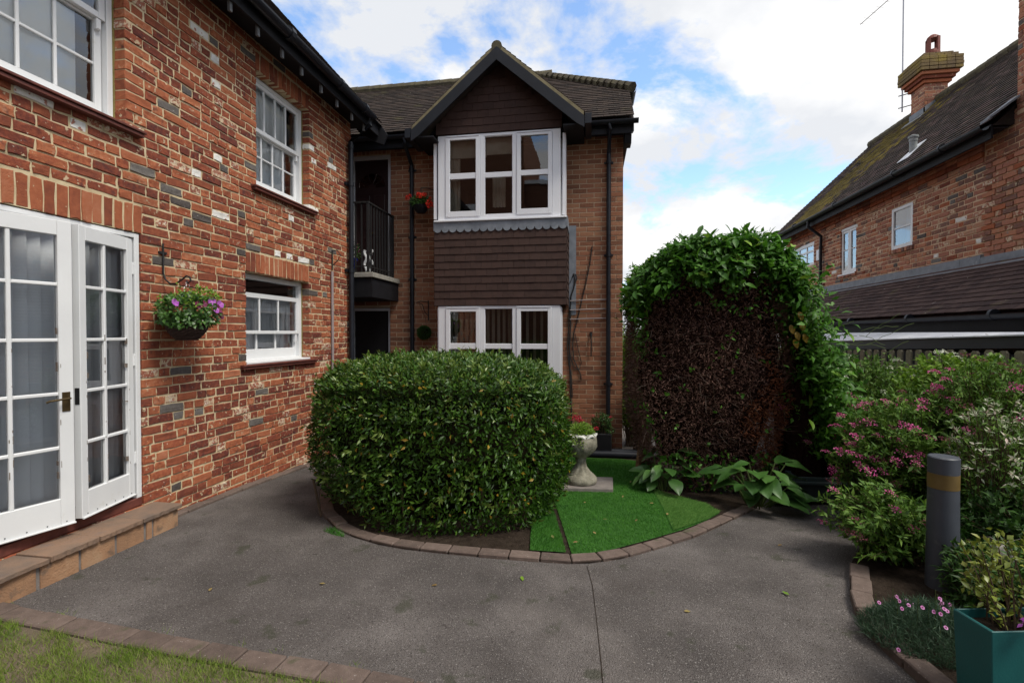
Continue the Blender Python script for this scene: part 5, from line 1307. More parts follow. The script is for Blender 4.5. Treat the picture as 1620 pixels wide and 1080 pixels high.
foliage('new_growth', P, D, unit(rvec(n) + Nn), rng.uniform(.018, .036, n), rng.uniform(.008, .014, n), m_hedge_new, hedge)
n = 500; P, Nn = hedge_surface(n); k = P[:, 2] < 1.2; P, Nn = P[k], Nn[k]; n = len(P)
foliage('old_leaves', P, unit(Nn * .4 + rvec(n)), unit(Nn + rvec(n) * .6), rng.uniform(.03, .055, n), rng.uniform(.014, .024, n), m_yleaf, hedge)
n = 260; P0, N0 = hedge_surface(n); P = np.repeat(P0, 6, 0); Nn = np.repeat(N0, 6, 0); n = len(P); sh_ = unit(Nn + np.repeat(rvec(260) * .5, 6, 0) + np.array([0, 0, .4])); P = P + sh_ * rng.uniform(.0, .07, (n, 1))
foliage('stray_shoots', P, unit(sh_ * .7 + rvec(n) * .6), unit(Nn + rvec(n) * .4), rng.uniform(.035, .06, n), rng.uniform(.013, .022, n), m_hedge_new, hedge)
# opaque core added to block light, inner shade put into its dark colour
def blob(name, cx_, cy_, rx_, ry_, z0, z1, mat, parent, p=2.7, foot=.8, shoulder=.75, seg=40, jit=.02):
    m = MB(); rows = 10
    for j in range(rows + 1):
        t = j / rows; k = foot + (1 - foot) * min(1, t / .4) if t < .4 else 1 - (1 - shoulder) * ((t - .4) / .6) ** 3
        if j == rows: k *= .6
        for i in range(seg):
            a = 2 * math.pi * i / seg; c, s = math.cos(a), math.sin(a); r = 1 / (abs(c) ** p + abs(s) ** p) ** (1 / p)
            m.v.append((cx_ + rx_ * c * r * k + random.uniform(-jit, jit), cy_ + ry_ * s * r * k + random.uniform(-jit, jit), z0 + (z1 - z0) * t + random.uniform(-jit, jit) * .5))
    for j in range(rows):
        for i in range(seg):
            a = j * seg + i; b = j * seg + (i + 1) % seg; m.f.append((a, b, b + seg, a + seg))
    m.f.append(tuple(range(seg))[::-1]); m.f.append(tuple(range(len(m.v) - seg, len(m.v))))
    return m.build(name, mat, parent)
blob('shade_core', HC[0], HC[1], HR[0] - .14, HR[1] - .14, .17, 1.10, m_core, hedge, shoulder=.70)
for i in range(26):
    x, y = HC[0] + random.uniform(-.9, .9), HC[1] + random.uniform(-.7, .5); m = MB()
    m.tube([(x, y, gz(y)), (x + random.uniform(-.08, .08), y + random.uniform(-.08, .08), .3)], random.uniform(.008, .016), 5); m.build('stem', m_stem, hedge)

# ---------------------------------------------------------------- dead conifer
CC = np.array([1.19, 5.42]); CR = np.array([.79, .62])
con = thing('dead_conifer', 'tall block of brown dead conifer with green creeper over its top', 'conifer', (CC[0], CC[1], gz(CC[1])))
def conifer_surface(n):
    th = rng.uniform(0, 2 * np.pi, n); h = rng.uniform(0, 1, n); p = 3.2
    c, s = np.cos(th), np.sin(th); r = 1 / (np.abs(c) ** p + np.abs(s) ** p) ** (1 / p)
    k = 1 - .27 * np.clip((.36 - h) / .36, 0, 1) ** 1.1 - .30 * np.clip((h - .80) / .20, 0, 1) ** 2
    lump = 1 + .03 * np.sin(th * 6 + h * 9) + .022 * np.sin(th * 15 - h * 21)
    x = CC[0] + CR[0] * c * r * k * lump; y = CC[1] + CR[1] * s * r * k * lump
    z = -.02 + 2.30 * h
    Nn = unit(np.stack([np.sign(c) * np.abs(c) ** 2.2, np.sign(s) * np.abs(s) ** 2.2, .0 * c], 1))
    return np.stack([x, y, z], 1), Nn, h, th
n = 60000; P, Nn, h, th = conifer_surface(n)
k = (Nn[:, 1] < .5); P, Nn, h = P[k], Nn[k], h[k]; n = len(P)
P = P - Nn * np.minimum(rng.exponential(.045, n), .16)[:, None] + rvec(n) * .02
D = unit(Nn * .7 + rvec(n) * .9 + np.array([0, 0, .1]))
rust = (P[:, 0] > 1.50 + .12 * np.sin(P[:, 2] * 7)) & (P[:, 2] < 1.15 + .2 * np.sin(P[:, 0] * 9)) & (rng.uniform(0, 1, n) < .8)
for nm, kk, mt in (('dead_foliage', ~rust, m_dead), ('rust_foliage', rust, m_rust)):
    foliage(nm, P[kk], D[kk], rvec(kk.sum()), rng.uniform(.025, .06, kk.sum()), rng.uniform(.004, .011, kk.sum()), mt, con, fold=.3)
# bare grey twigs poking through
tw = MB()
for i in range(520):
    q = rng.integers(0, n); p = Vector(P[q]); d_ = Vector(Nn[q]) * .5 + Vector(rvec(1)[0]); d_.normalize(); l = random.uniform(.05, .20)
    tw.tube([p, p + d_ * l * .5 + Vector((0, 0, random.uniform(-.02, .02))), p + d_ * l], [.0022, .0018, .001], 4, cap=False)
tw.build('bare_twigs', M('grey_brown_twig', [(0.07, 0.05, 0.04), (0.19, 0.14, 0.11)], rough=.95, rand=.8), con, kind='stuff')
blob('shade_core', 2.12, 5.22, .26, .30, -.1, 1.5, m_deadcore, con, p=2.2, foot=.8, shoulder=.5)  # added dark filler behind the flank, shade painted into its colour
blob('shade_core', CC[0], CC[1], CR[0] - .12, CR[1] - .12, .16, 2.2, m_deadcore, con, p=3.2, foot=.66, shoulder=.72)  # added core inside the conifer, coloured dark as inner shade
for x, y, a in ((.95, 5.2, .05), (1.25, 5.35, -.03), (1.5, 5.3, .04), (1.1, 5.6, .0)):
    m = MB(); m.tube([(x, y, gz(y)), (x + a, y, .1), (x + a * 2, y, .6)], [.05, .045, .035], 8); m.build('trunk', m_stem, con)

# ---------------------------------------------------------------- creeper over the conifer
cre = thing('climbing_creeper', 'broad leaved green creeper spilling over the top and right side of the dead conifer', 'creeper', (1.9, 5.2, gz(5.2)))
five = [broad_leaf('creeper_leaf', mt, 1, .46, seg=4, cup=.25, droop=.22, wave=.01) for mt in (m_creeper, m_creeper, m_ygleaf)]
def creeper_pts(n):
    """cap, right flank and thin left edge"""
    out = []; nor = []; u = rng.uniform(0, 1, n)
    # cap: dome over top
    m = int(n * .54); th = rng.uniform(0, 2 * np.pi, m); rr = rng.uniform(0, 1, m) ** .5; c, s = np.cos(th), np.sin(th)
    r = 1 / (np.abs(c) ** 3 + np.abs(s) ** 3) ** (1 / 3)
    x = CC[0] + .01 + (CR[0] + .01) * c * r * rr; y = CC[1] + (CR[1] + .10) * s * r * rr
    z = 2.44 - .30 * (np.abs(x - CC[0] - .12) / .85) ** 2.4 - .06 * rr ** 3 + .03 * np.sin(x * 9) + .03 * np.sin(x * 23 + y * 11)
    dn = (rr > .85) * rng.uniform(0, 1, m) ** 1.6 * .2; z -= dn; 
    out.append(np.stack([x, y, z], 1)); nor.append(unit(np.stack([c * (rr ** 3), s * rr ** 3, .7 - dn], 1)))
    m = int(n * .62); th = rng.uniform(np.pi * .95, 2 * np.pi + .6, m); c, s = np.cos(th), np.sin(th); r = 1 / (np.abs(c) ** 3 + np.abs(s) ** 3) ** (1 / 3)   # fringe hanging over the face
    t = rng.uniform(0, 1, m); dr = t ** 1.3 * (.30 + .09 * np.sin(th * 7) + .08 * np.sin(th * 17 + 1) + .20 * np.maximum(0, c) ** 6 + .05 * np.maximum(0, -c) ** 6); q = .86 + .16 * np.sin(np.minimum(1, dr / .22) * 1.57)
    x = CC[0] + .01 + (CR[0] + .0) * c * r * q; y = CC[1] + (CR[1] + .12) * s * r * q; z = 2.36 - .26 * (np.abs(x - CC[0] - .12) / .85) ** 2.4 - dr
    out.append(np.stack([x, y, z], 1) + rng.normal(0, .03, (m, 3))); nor.append(unit(np.stack([c, s, .8 - dr * 1.5], 1)))
    m = int(n * .50); t = rng.uniform(0, 1, m)        # right flank flowing down to the right
    x = 1.80 + .40 * np.minimum(1, t * 1.25) ** .8 + rng.normal(0, .085, m); y = 5.0 - .15 * t + rng.normal(0, .20, m); z = 2.15 - 1.75 * t + rng.normal(0, .03, m)
    out.append(np.stack([x, y, z], 1)); nor.append(unit(np.stack([.6 + 0 * t, -.7 + 0 * t, .35 + 0 * t], 1) + .3 * rvec(m)))
    m = int(n * .05); t = rng.uniform(0, 1, m) ** 1.2
    x = .44 + rng.normal(0, .02, m) + .05 * t; y = 5.2 + rng.normal(0, .2, m); z = 2.2 - .95 * t
    out.append(np.stack([x, y, z], 1)); nor.append(unit(np.stack([-1 + 0 * t, -.5 + 0 * t, .3 + 0 * t], 1)))
    return np.concatenate(out), np.concatenate(nor)
P, Nn = creeper_pts(5000)
n = len(P); D = unit(Nn * .45 + rvec(n) * .7 + np.array([0, -.12, -.35])); up_ = unit(Nn + np.array([0, 0, .5]) + rvec(n) * .3)
sz = rng.uniform(.05, .105, n); sz[-600:] *= .5
order = np.argsort(-np.where(P[:, 1] < 5.2, sz, sz * .3)); big = order[:290]; small = order[290:]
for q in big: inst('leaf', five[int(rng.integers(0, 3)) if rng.uniform() < .5 else 0], cre, P[q] + Nn[q] * .03, D[q], up_[q], sz[q] * 1.15)
foliage('foliage', P[small], D[small], up_[small], sz[small], sz[small] * .5, m_creeper, cre)
n2 = 8000; P, Nn = creeper_pts(n2); n2 = len(P); P -= Nn * .06; D = unit(Nn * .3 + rvec(n2) * .8 + np.array([0, -.1, -.3]))
foliage('inner_foliage', P, D, unit(Nn + rvec(n2) * .5), rng.uniform(.04, .075, n2), rng.uniform(.02, .036, n2), m_creeper, cre)
yl = np.array([[1.80, 4.78, 1.58], [1.84, 4.76, 1.52], [1.88, 4.76, 1.60], [1.83, 4.77, 1.45], [1.86, 4.75, 1.70], [1.9, 4.75, 1.5]])
for p in yl: inst('yellow_leaf', broad_leaf('yellow_leaf', m_yleaf, 1, .6), cre, p, (.2, -.4, -.8), (0, -1, .3), .085)
m = MB()                                         # tendrils waving above
for (x, y) in ((1.05, 5.1), (1.18, 5.1), (1.55, 5.2), (1.72, 5.1), (.8, 5.1)):
    p = Vector((x, y, 2.40)); pts = [p]
    for i in range(5): p = p + Vector((random.uniform(-.03, .05), 0, .028)); pts.append(p)
    m.tube(pts, .0022, 4)
for i in range(14):
    p = Vector((random.uniform(1.75, 2.5), random.uniform(4.6, 5.0), random.uniform(1.2, 1.6))); pts = [p]; d_ = Vector((random.uniform(.02, .06), -.01, random.uniform(-.01, .04)))
    for k in range(6): p = p + d_ + Vector((0, 0, random.uniform(-.02, .015))); pts.append(p)
    m.tube(pts, .002, 4)
m.build('tendrils', m_gstem, cre, kind='stuff')
# sprigs of creeper caught on the dead face and low down
n = 420; P, Nn, h, th = conifer_surface(n * 8); k = (Nn[:, 1] < -.3); P, Nn, h = P[k], Nn[k], h[k]
w_ = np.where(h < .16, 1.0, np.where(h > .74, .30, np.where((P[:, 0] < .85) & (h < .5), 0.22, .05))); k = rng.uniform(0, 1, len(P)) < w_; P, Nn = P[k], Nn[k]; n = len(P)
P = np.repeat(P, 3, 0) + rng.normal(0, .022, (n * 3, 3)); Nn = np.repeat(Nn, 3, 0); n = len(P)
foliage('low_sprigs', P + Nn * .03, unit(rvec(n) + np.array([0, 0, -.3])), unit(Nn + rvec(n) * .4), rng.uniform(.03, .06, n), rng.uniform(.018, .032, n), m_creeper, cre)

# ---------------------------------------------------------------- broad leaved plants at the foot
def broad_plant(label, centre, spread, count, size, dirs=None, group=None, mat=m_berg):
    cx_, cy_ = centre; t = thing('broad_leaved_plant', label, 'plant', (cx_, cy_, gz(cy_)), group)
    meshes = [broad_leaf('broad_leaf', mat, 1, w, cup=.18, droop=dr, wave=.02) for w, dr in ((.62, .25), (.72, .4), (.55, .55))]
    st_ = MB()
    for i in range(count):
        a = random.uniform(0, 6.283) if dirs is None else R(random.uniform(*dirs)); r0 = random.uniform(.0, .35) * spread; L_ = size * random.uniform(.7, 1.2)
        b = Vector((cx_ + r0 * math.cos(a), cy_ + r0 * math.sin(a), gz(cy_) + .02)); z = random.uniform(.06, .26) * (1.6 - r0 / spread)
        p = b + Vector((math.cos(a) * spread * random.uniform(.15, .6), math.sin(a) * spread * random.uniform(.15, .6), z))
        st_.tube([b, (b + p) / 2 + Vector((0, 0, .02)), p], .006, 5)
        d_ = Vector((math.cos(a), math.sin(a), random.uniform(-.35, .45))); inst('leaf', random.choice(meshes), t, p, d_, (random.uniform(-.4, .4), random.uniform(-.5, .1), 1), L_)
    st_.build('leaf_stalks', m_gstem, t)
    return t
broad_plant('sprawling plant with very large glossy oval leaves between the dead conifer and the plastic trough', (1.47, 4.60), .34, 32, .20, (140, 400))
broad_plant('low broad leaved plant at the left foot of the dead conifer, behind the turf', (.72, 5.0), .26, 24, .17, (100, 330))

# ---------------------------------------------------------------- shrubs
def pts_on(name, me_list, parent, P, D, U, S):
    for p, d, u, s in zip(P, D, U, S): inst(name, random.choice(me_list), parent, p, d, u, s)
def cluster_mesh(name, mat, n=46, r=.5, flat=.35, petal=.13):
    q = rvec(n); q[:, 2] = np.abs(q[:, 2]) * flat; q[:, :2] *= np.sqrt(rng.uniform(.05, 1, n))[:, None]
    P = q * r; D = unit(q + rvec(n) * .6); V, F_ = leaf_arrays(P, D, unit(rvec(n) + np.array([0, 0, 1.])), np.full(n, petal), np.full(n, petal * .9), 0, 0)
    return fast_mesh(name, V, F_, mat)
def flower_mesh(name, mat, petals=5, w=.5, cup=.15, eye=None):
    m = MB()
    for k in range(petals):
        a = 6.283 * k / petals; b = 6.283 / petals * .55
        m.add([(0, 0, 0), (.45 * math.cos(a - b), .45 * math.sin(a - b), cup * .5), (.5 * math.cos(a), .5 * math.sin(a), cup), (.45 * math.cos(a + b), .45 * math.sin(a + b), cup * .5)], [(0, 1, 2, 3)])
    me = bpy.data.meshes.new(name); me.from_pydata(m.v, [], m.f); me.materials.append(mat); me.update(); return me
pinks = [cluster_mesh('flower_cluster', m_pink) for _ in range(4)]
reddish = leafm('faded_pink_floret', [(0.16, 0.045, 0.06), (0.26, 0.08, 0.10)], rough=.8)
faded = [cluster_mesh('faded_cluster', reddish) for _ in range(2)]
whites_ = [cluster_mesh('flower_cluster', m_wht_fl, n=18, petal=.26, flat=.2) for _ in range(3)]
def shrub(name, label, cat, base, crown, radii, stems, per, leafL, leafW, mat, flowers=(), fsize=.05, group=None, r0=.12, low=.15, tipmat=None, tipn=7, tipL=.04, droopy=.0, stemmat=None, innermat=None):
    """arching stems from a base to an ellipsoid crown, leaves along them, flowers at their tips"""
    bx, by = base; cx_, cy_, cz_ = crown; bz = gz(by)
    t = thing(name, label, cat, (bx, by, bz), group)
    B = np.stack([bx + rnd(stems) * r0, by + rnd(stems) * r0, np.full(stems, bz)], 1)
    q = rvec(stems); q[:, 2] = np.where(q[:, 2] < -.35, -q[:, 2], q[:, 2]); q *= rng.uniform(.35, 1.0, stems)[:, None] ** .5
    T = np.array([cx_, cy_, cz_]) + q * np.array(radii)
    T[:, 2] = np.maximum(T[:, 2], gzv(T[:, 1]) + .10)
    Mid = B * .45 + T * .55 + np.array([0, 0, .16]) * (T[:, 2:3] - bz) + rvec(stems) * .05; Mid[:, :2] -= (T[:, :2] - B[:, :2]) * .12
    tt = rng.uniform(low, 1.0, (stems, per)) ** .8; tt = tt[..., None]
    C3 = lambda u: (1 - u) ** 2 * B[:, None] + 2 * u * (1 - u) * Mid[:, None] + u * u * T[:, None]
    tangent = 2 * (1 - tt) * (Mid - B)[:, None] + 2 * tt * (T - Mid)[:, None]
    tangent = unit(tangent); P = (C3(tt) + rng.normal(0, .012, (stems, per, 3))).reshape(-1, 3); tg = tangent.reshape(-1, 3)
    n = len(P); D = unit(tg * .55 + rvec(n) * .75 + np.array([0, 0, .08 - droopy])); U = unit(np.array([0, 0, 1.0]) + rvec(n) * .55)
    foliage('foliage', P, D, U, rng.uniform(.6, 1.25, n) * leafL, rng.uniform(.7, 1.2, n) * leafW, mat, t)
    st_ = MB()
    for i in range(0, stems, max(1, stems // 110)):
        u = np.linspace(0, 1, 6)[:, None]; c = (1 - u) ** 2 * B[i] + 2 * u * (1 - u) * Mid[i] + u * u * T[i]
        st_.tube([tuple(x) for x in c], [.005, .0045, .004, .003, .0025, .0015], 4, cap=False)
    st_.build('stems', stemmat or m_stem, t, kind='stuff')
    tipd = unit(T - Mid)
    # leaf rosettes at the tips so that shoots read as shoots
    k = tipn; P2 = np.repeat(T, k, 0) - np.repeat(tipd, k, 0) * rng.uniform(0, .05, (stems * k, 1)); a = rvec(stems * k); D2 = unit(np.repeat(tipd, k, 0) * .6 + a)
    foliage('shoot_tips', P2, D2, unit(np.repeat(tipd, k, 0) + rvec(stems * k) * .3), rng.uniform(.6, 1.1, stems * k) * tipL, rng.uniform(.6, 1.1, stems * k) * tipL * (leafW / leafL), tipmat or mat, t)
    vis = [i for i in range(stems) if T[i, 1] - by < radii[1] * .5 and T[i, 2] > bz + .12]
    for meshes, cnt, nm in flowers:
        random.shuffle(vis)
        for i in vis[:cnt]: inst(nm, random.choice(meshes), t, T[i] + tipd[i] * .012, (1, random.uniform(-.5, .5), 0), (tipd[i][0] * .4, tipd[i][1] * .4 - .25, 1), fsize * random.uniform(.75, 1.3))
    return t
shrub('spiraea_shrub', 'pink flowered spiraea behind the plastic trough, right of the dead conifer', 'shrub', (2.35, 5.2), (2.25, 5.10, .62), (.44, .35, .40), 170, 34, .055, .017, m_spir, [(pinks, 34, 'flower_cluster'), (faded, 8, 'faded_cluster')], .09, low=.45)
shrub('spiraea_shrub', 'large pink flowered spiraea in the middle of the right bed behind the grey bollard', 'shrub', (2.5, 4.3), (2.5, 4.2, .58), (.58, .50, .50), 300, 38, .06, .018, m_spir, [(pinks, 50, 'flower_cluster'), (faded, 16, 'faded_cluster')], .09)
shrub('spiraea_shrub', 'low arching spiraea with pink heads leaning over the kerb left of the grey bollard', 'shrub', (2.05, 3.55), (1.84, 3.46, .25), (.36, .36, .30), 130, 30, .06, .019, m_spir, [(pinks, 10, 'flower_cluster'), (faded, 5, 'faded_cluster')], .08, droopy=.15)
shrub('spiraea_shrub', 'spiraea with flat magenta flower heads and dark stems at the right edge of the bed', 'shrub', (3.0, 4.3), (2.95, 4.15, .98), (.50, .45, .36), 190, 32, .058, .017, m_spir, [(pinks, 26, 'flower_cluster'), (faded, 20, 'faded_cluster')], .085)
shrub('spiraea_shrub', 'smaller loose spiraea with pink heads between the plastic trough and the large spiraea', 'shrub', (2.3, 4.2), (2.2, 4.15, .42), (.34, .34, .42), 130, 30, .055, .017, m_spir, [(pinks, 22, 'flower_cluster'), (faded, 10, 'faded_cluster')], .085)
shrub('variegated_shrub', 'shrub with cream and pink variegated leaves right of the grey bollard', 'shrub', (2.65, 3.6), (2.62, 3.56, .72), (.30, .32, .40), 120, 26, .042, .014, m_spir, [], .05, tipmat=m_vari, tipn=7, tipL=.042)
shrub('green_shrub', 'dark leafy shrub filling the bed between bollard and teal planter', 'shrub', (2.15, 2.9), (2.08, 2.84, .16), (.26, .30, .28), 150, 30, .05, .016, m_dkleaf, [], .05)
shrub('flowering_shrub', 'bushy shrub with small white flower heads in front of the picket fence', 'shrub', (3.1, 5.9), (2.95, 5.8, .84), (.62, .6, .48), 300, 36, .05, .02, m_spir, [(whites_, 26, 'flower_cluster')], .085)
shrub('flowering_shrub', 'yellow green broad leaved bush with pale yellow flowers at the right end of the fence', 'shrub', (3.25, 4.75), (3.15, 4.7, 1.0), (.55, .5, .36), 260, 32, .055, .03, m_ygleaf, [(whites_, 12, 'flower_cluster')], .07, tipmat=m_ygleaf)
shrub('dark_shrub', 'dark leafy shrub between the dead conifer creeper and the fence', 'shrub', (2.55, 6.4), (2.5, 6.1, .90), (.62, .55, .58), 280, 34, .055, .028, m_dkleaf)
shrub('dark_shrub', 'dark low foliage under the large pink spiraea', 'shrub', (2.6, 3.8), (2.65, 3.8, .12), (.6, .5, .35), 190, 32, .05, .02, m_dkleaf)
shrub('dark_shrub', 'dark ivy foliage at the far right edge behind the variegated shrub', 'shrub', (2.55, 3.35), (2.5, 3.3, .22), (.36, .4, .36), 200, 34, .05, .022, m_dkleaf)
shrub('bright_shrub', 'bright green bush seen through the gap between the brown house and the dead conifer', 'shrub', (.78, 9.4), (.80, 9.3, .65), (.75, .6, 1.15), 340, 40, .07, .03, m_ygleaf)
shrub('dark_shrub', 'dark evergreen in the gap beside the corner of the brown house', 'shrub', (.75, 7.4), (.80, 7.4, .35), (.24, .4, .75), 150, 34, .05, .018, m_dkleaf)
# far hedge row and tree line that closes the view
far = shrub('garden_hedge', 'long distant hedge closing the view beyond the gap', 'hedge', (3.0, 22), (2.0, 22, .3), (7.5, 1.0, 1.35), 900, 22, .16, .09, m_spir, r0=6.0)

# ---------------------------------------------------------------- pinks clump
dc = (1.62, 2.60); dia = thing('dianthus_clump', 'low grey green clump of small lilac pinks at the kerb below the bollard', 'flower clump', (dc[0], dc[1], gz(dc[1])))
n = 9000; a = rng.uniform(0, 6.283, n); r_ = np.sqrt(rng.uniform(0, 1, n)); P = np.stack([dc[0] + .30 * r_ * np.cos(a), dc[1] + .24 * r_ * np.sin(a), .03 + .17 * (1 - r_ ** 2) * rng.uniform(0, 1, n)], 1)
m_dia = leafm('grey_green_blade', [(0.02, 0.05, 0.028), (0.04, 0.085, 0.045), (0.07, 0.13, 0.07)], rough=.6)
foliage('foliage', P, unit(rvec(n) * .7 + np.array([0, -.1, .7])), rvec(n), rng.uniform(.03, .06, n), rng.uniform(.002, .0045, n), m_dia, dia)
lil = flower_mesh('flower', m_lilac, 5, cup=.05); eye_ = flower_mesh('flower_eye', m_plum, 5, cup=.02)
for i in range(30):
    a = random.uniform(0, 6.283); r_ = math.sqrt(random.random()); p = Vector((dc[0] + .31 * r_ * math.cos(a), dc[1] + .25 * r_ * math.sin(a), .085 + .15 * (1 - r_ * r_) + random.uniform(0, .03)))
    st_d = MB(); st_d.tube([(p.x, p.y + .01, .06), tuple(p)], .0013, 4); st_d.build('flower_stalk', m_gstem, dia)
    u = Vector((random.uniform(-.5, .3), -1.0, random.uniform(.3, 1.2))).normalized()
    o = inst('flower', lil, dia, p - Vector((0, .03, .025)), (1, .2, .1), u, .019); e = inst('flower_eye', eye_, dia, p + u * .002, (1, .2, .1), u, .012)
    e.parent = o; e.location = (0, 0, .08); e.rotation_euler = (0, 0, 0); e.scale = (.45, .45, .45)

# ---------------------------------------------------------------- hedge-side small plants
shrub('potted_plant', 'small green bush in a dark pot with a crimson bloom beside the right downpipe', 'plant', (.16, 7.25), (.16, 7.22, .12), (.20, .16, .24), 70, 20, .04, .014, m_dkleaf, [([cluster_mesh('flower_cluster', m_crimson)], 3, 'flower_cluster')], .07, r0=.06)
pp = thing('plant_pot', 'tall dark square pot against the brown house between downpipe and stone urn', 'pot', (.16, 7.25, gz(7.25)))
m = MB(); z = gz(7.25); m.prism([(.02, 7.12, z), (.30, 7.12, z), (.30, 7.40, z), (.02, 7.40, z)], (0, 0, .36)); m.build('pot_body', m_black, pp, bevel=.01)
# black drain pipes lying on the ground
for i, (y, z, lb) in enumerate(((6.98, .055, 'nearer of two black plastic pipes lying at the foot of the brown house'), (7.22, .065, 'farther of two black plastic pipes lying at the foot of the brown house'))):
    m = MB(); m.tube([(-.35, y, gz(y) + z), (.95, y + .04, gz(y) + z)], .055, 14); tag(m.build('drain_pipe', m_pipe, smooth=True), lb, 'pipe', 'black pipes by the house wall')
# leaning split log
m = MB(); m.tube([(.585, 6.0, gz(6) - .02), (.60, 6.02, .02), (.615, 6.05, .18), (.655, 6.1, .42)], [.06, .052, .048, .035], 7); m.tube([(.63, 6.02, gz(6)), (.65, 6.05, .05), (.68, 6.1, .30)], [.03, .028, .022], 6)
tag(m.build('leaning_log', m_wood, recalc=True), 'split brown log leaning upright at the left side of the dead conifer', 'log')

# ---------------------------------------------------------------- stone urn
ux, uy = -.10, 4.94; uz = gz(uy) + .058
urn = thing('stone_urn', 'weathered stone urn on a square slab, planted with lime foliage and red flowers', 'urn', (ux, uy, uz))
up_f = None
def um(i, a, r, z):
    r *= 1.08
    if 9 <= i <= 14: return r * (1 + .035 * math.cos(11 * a + z * 22)), z
    if 4 <= i <= 8: return r * (1 + .05 * math.cos(9 * a)), z
    return r, z
up_f = [(.135, 0), (.150, .02), (.150, .06), (.128, .085), (.112, .10), (.085, .125), (.055, .17), (.046, .22), (.05, .245), (.048, .262), (.085, .285), (.125, .325), (.15, .38), (.152, .43), (.142, .475), (.13, .49), (.12, .47), (.02, .46)]
mb = MB(); mb.lathe((ux, uy, uz), up_f, 44, um); mb.build('urn_body', m_urn, urn, smooth='all')
mb = MB(); sg = 48
for rr_, zz_ in ((.132, .478), (.155, .492), (.158, .508), (.135, .512)):
    for k in range(sg):
        a = 2 * math.pi * k / sg; sc = 1 + .06 * math.cos(8 * a); mb.v.append((ux + rr_ * sc * math.cos(a), uy + rr_ * sc * math.sin(a), uz + zz_ - .018 * (1 - math.cos(8 * a)) * (rr_ > .14)))
for j in range(3):
    for k in range(sg): a = j * sg + k; b = j * sg + (k + 1) % sg; mb.f.append((a, b, b + sg, a + sg))
for k in range(sg): a = 3 * sg + k; b = 3 * sg + (k + 1) % sg; mb.f.append((a, b, (k + 1) % sg, k))
mb.build('scalloped_rim', m_urnrim, urn, smooth='all')
def tuft(t, c, r, h, n, L_, W_, mat, name='foliage', trail=.0):
    c = np.array(c); a = rng.uniform(0, 6.283, n); q = np.sqrt(rng.uniform(0, 1, n)); P = c + np.stack([r * q * np.cos(a), r * q * np.sin(a), h * (1 - .55 * q * q) * rng.uniform(.1, 1, n) - trail * (q > .75) * rng.uniform(0, 1, n)], 1)
    D = unit(np.stack([np.cos(a) * q, np.sin(a) * q, .5 - trail * 2 * (q > .75)], 1) + rvec(n) * .6)
    return foliage(name, P, D, unit(np.array([0, -.3, 1.0]) + rvec(n) * .5), rng.uniform(.6, 1.2, n) * L_, rng.uniform(.7, 1.2, n) * W_, mat, t)
up_pl = thing('bedding_plants', 'lime green bedding plants with crimson flowers growing in the stone urn', 'plants', (ux, uy, uz + .46))
tuft(up_pl, (ux, uy, uz + .48), .135, .14, 1700, .022, .012, m_ygleaf, trail=.03)
n = 160; tuft(up_pl, (ux - .01, uy - .12, uz + .43), .06, .08, 260, .024, .016, leafm('lime_leaf', [(0.14, 0.24, 0.03), (0.26, 0.36, 0.06)], rough=.5), name='trailing_leaves', trail=.05)
crm = [cluster_mesh('flower', m_crimson, n=26, r=.4, flat=.7, petal=.35) for _ in range(2)]
for x, y, z in ((-.06, 0, .66), (-.02, .03, .655), (-.045, .05, .63), (.155, .05, .545), (.005, .02, .62), (-.10, .03, .64)): inst('flower', random.choice(crm), up_pl, (ux + x, uy + y, uz + z), (1, 0, 0), (0, -.6, .8), .045)
st_ = MB()
for x, y, z in ((-.06, 0, .66), (-.02, .03, .655), (-.045, .05, .63), (.155, .05, .545), (.005, .02, .62), (-.10, .03, .64)): st_.tube([(ux + x * .5, uy + y, uz + .47), (ux + x, uy + y, uz + z)], .002, 4)
st_.build('flower_stalks', m_gstem, up_pl)

# ---------------------------------------------------------------- plastic trough
tr = thing('plastic_trough', 'long grey green plastic plant trough at the foot of the spiraea beside the large leaves', 'trough', (2.2, 4.95, gz(4.95)))
m = MB(); z = gz(4.95)
def troughring(e, zz): return [(1.90 - e, 4.86 - e, zz), (2.62 + e, 4.92 - e, zz), (2.60 + e, 5.14 + e, zz), (1.88 - e, 5.08 + e, zz)]
rings = [troughring(-.02, z), troughring(.0, z + .16), troughring(.022, z + .165), troughring(.024, z + .19), troughring(.004, z + .195), troughring(.006, z + .235), troughring(-.015, z + .237), troughring(-.02, z + .18)]
m.v = [p for r_ in rings for p in r_]
for j in range(len(rings) - 1):
    for k in range(4): a = j * 4 + k; b = j * 4 + (k + 1) % 4; m.f.append((a, b, b + 4, a + 4))
m.f.append((3, 2, 1, 0)); m.build('trough_body', m_trough, tr, bevel=.003)
m = MB(); m.v = [(x, y, zz) for x, y, zz in troughring(-.02, z + .185)]; m.f = [(0, 1, 2, 3)]; m.build('soil', m_soil, tr)

# ---------------------------------------------------------------- bollard light
bx, by = 2.02, 3.16; bz = gz(by)
bo_ = thing('bollard_light', 'grey cylindrical bollard light with a yellowed diffuser band among the shrubs', 'bollard light', (bx, by, bz))
m = MB(); m.lathe((bx, by, bz - .05), [(.079, 0), (.072, .66)], 32); m.build('post', m_boll, bo_, smooth=True)
m = MB(); m.lathe((bx, by, bz + .611), [(.073, 0), (.0735, .085)], 32); m.build('diffuser', m_bollglass, bo_, smooth=True)
m = MB(); m.lathe((bx, by, bz + .697), [(.073, 0), (.0735, .09), (.068, .096)], 32); m.build('cap', m_boll, bo_, smooth=True)

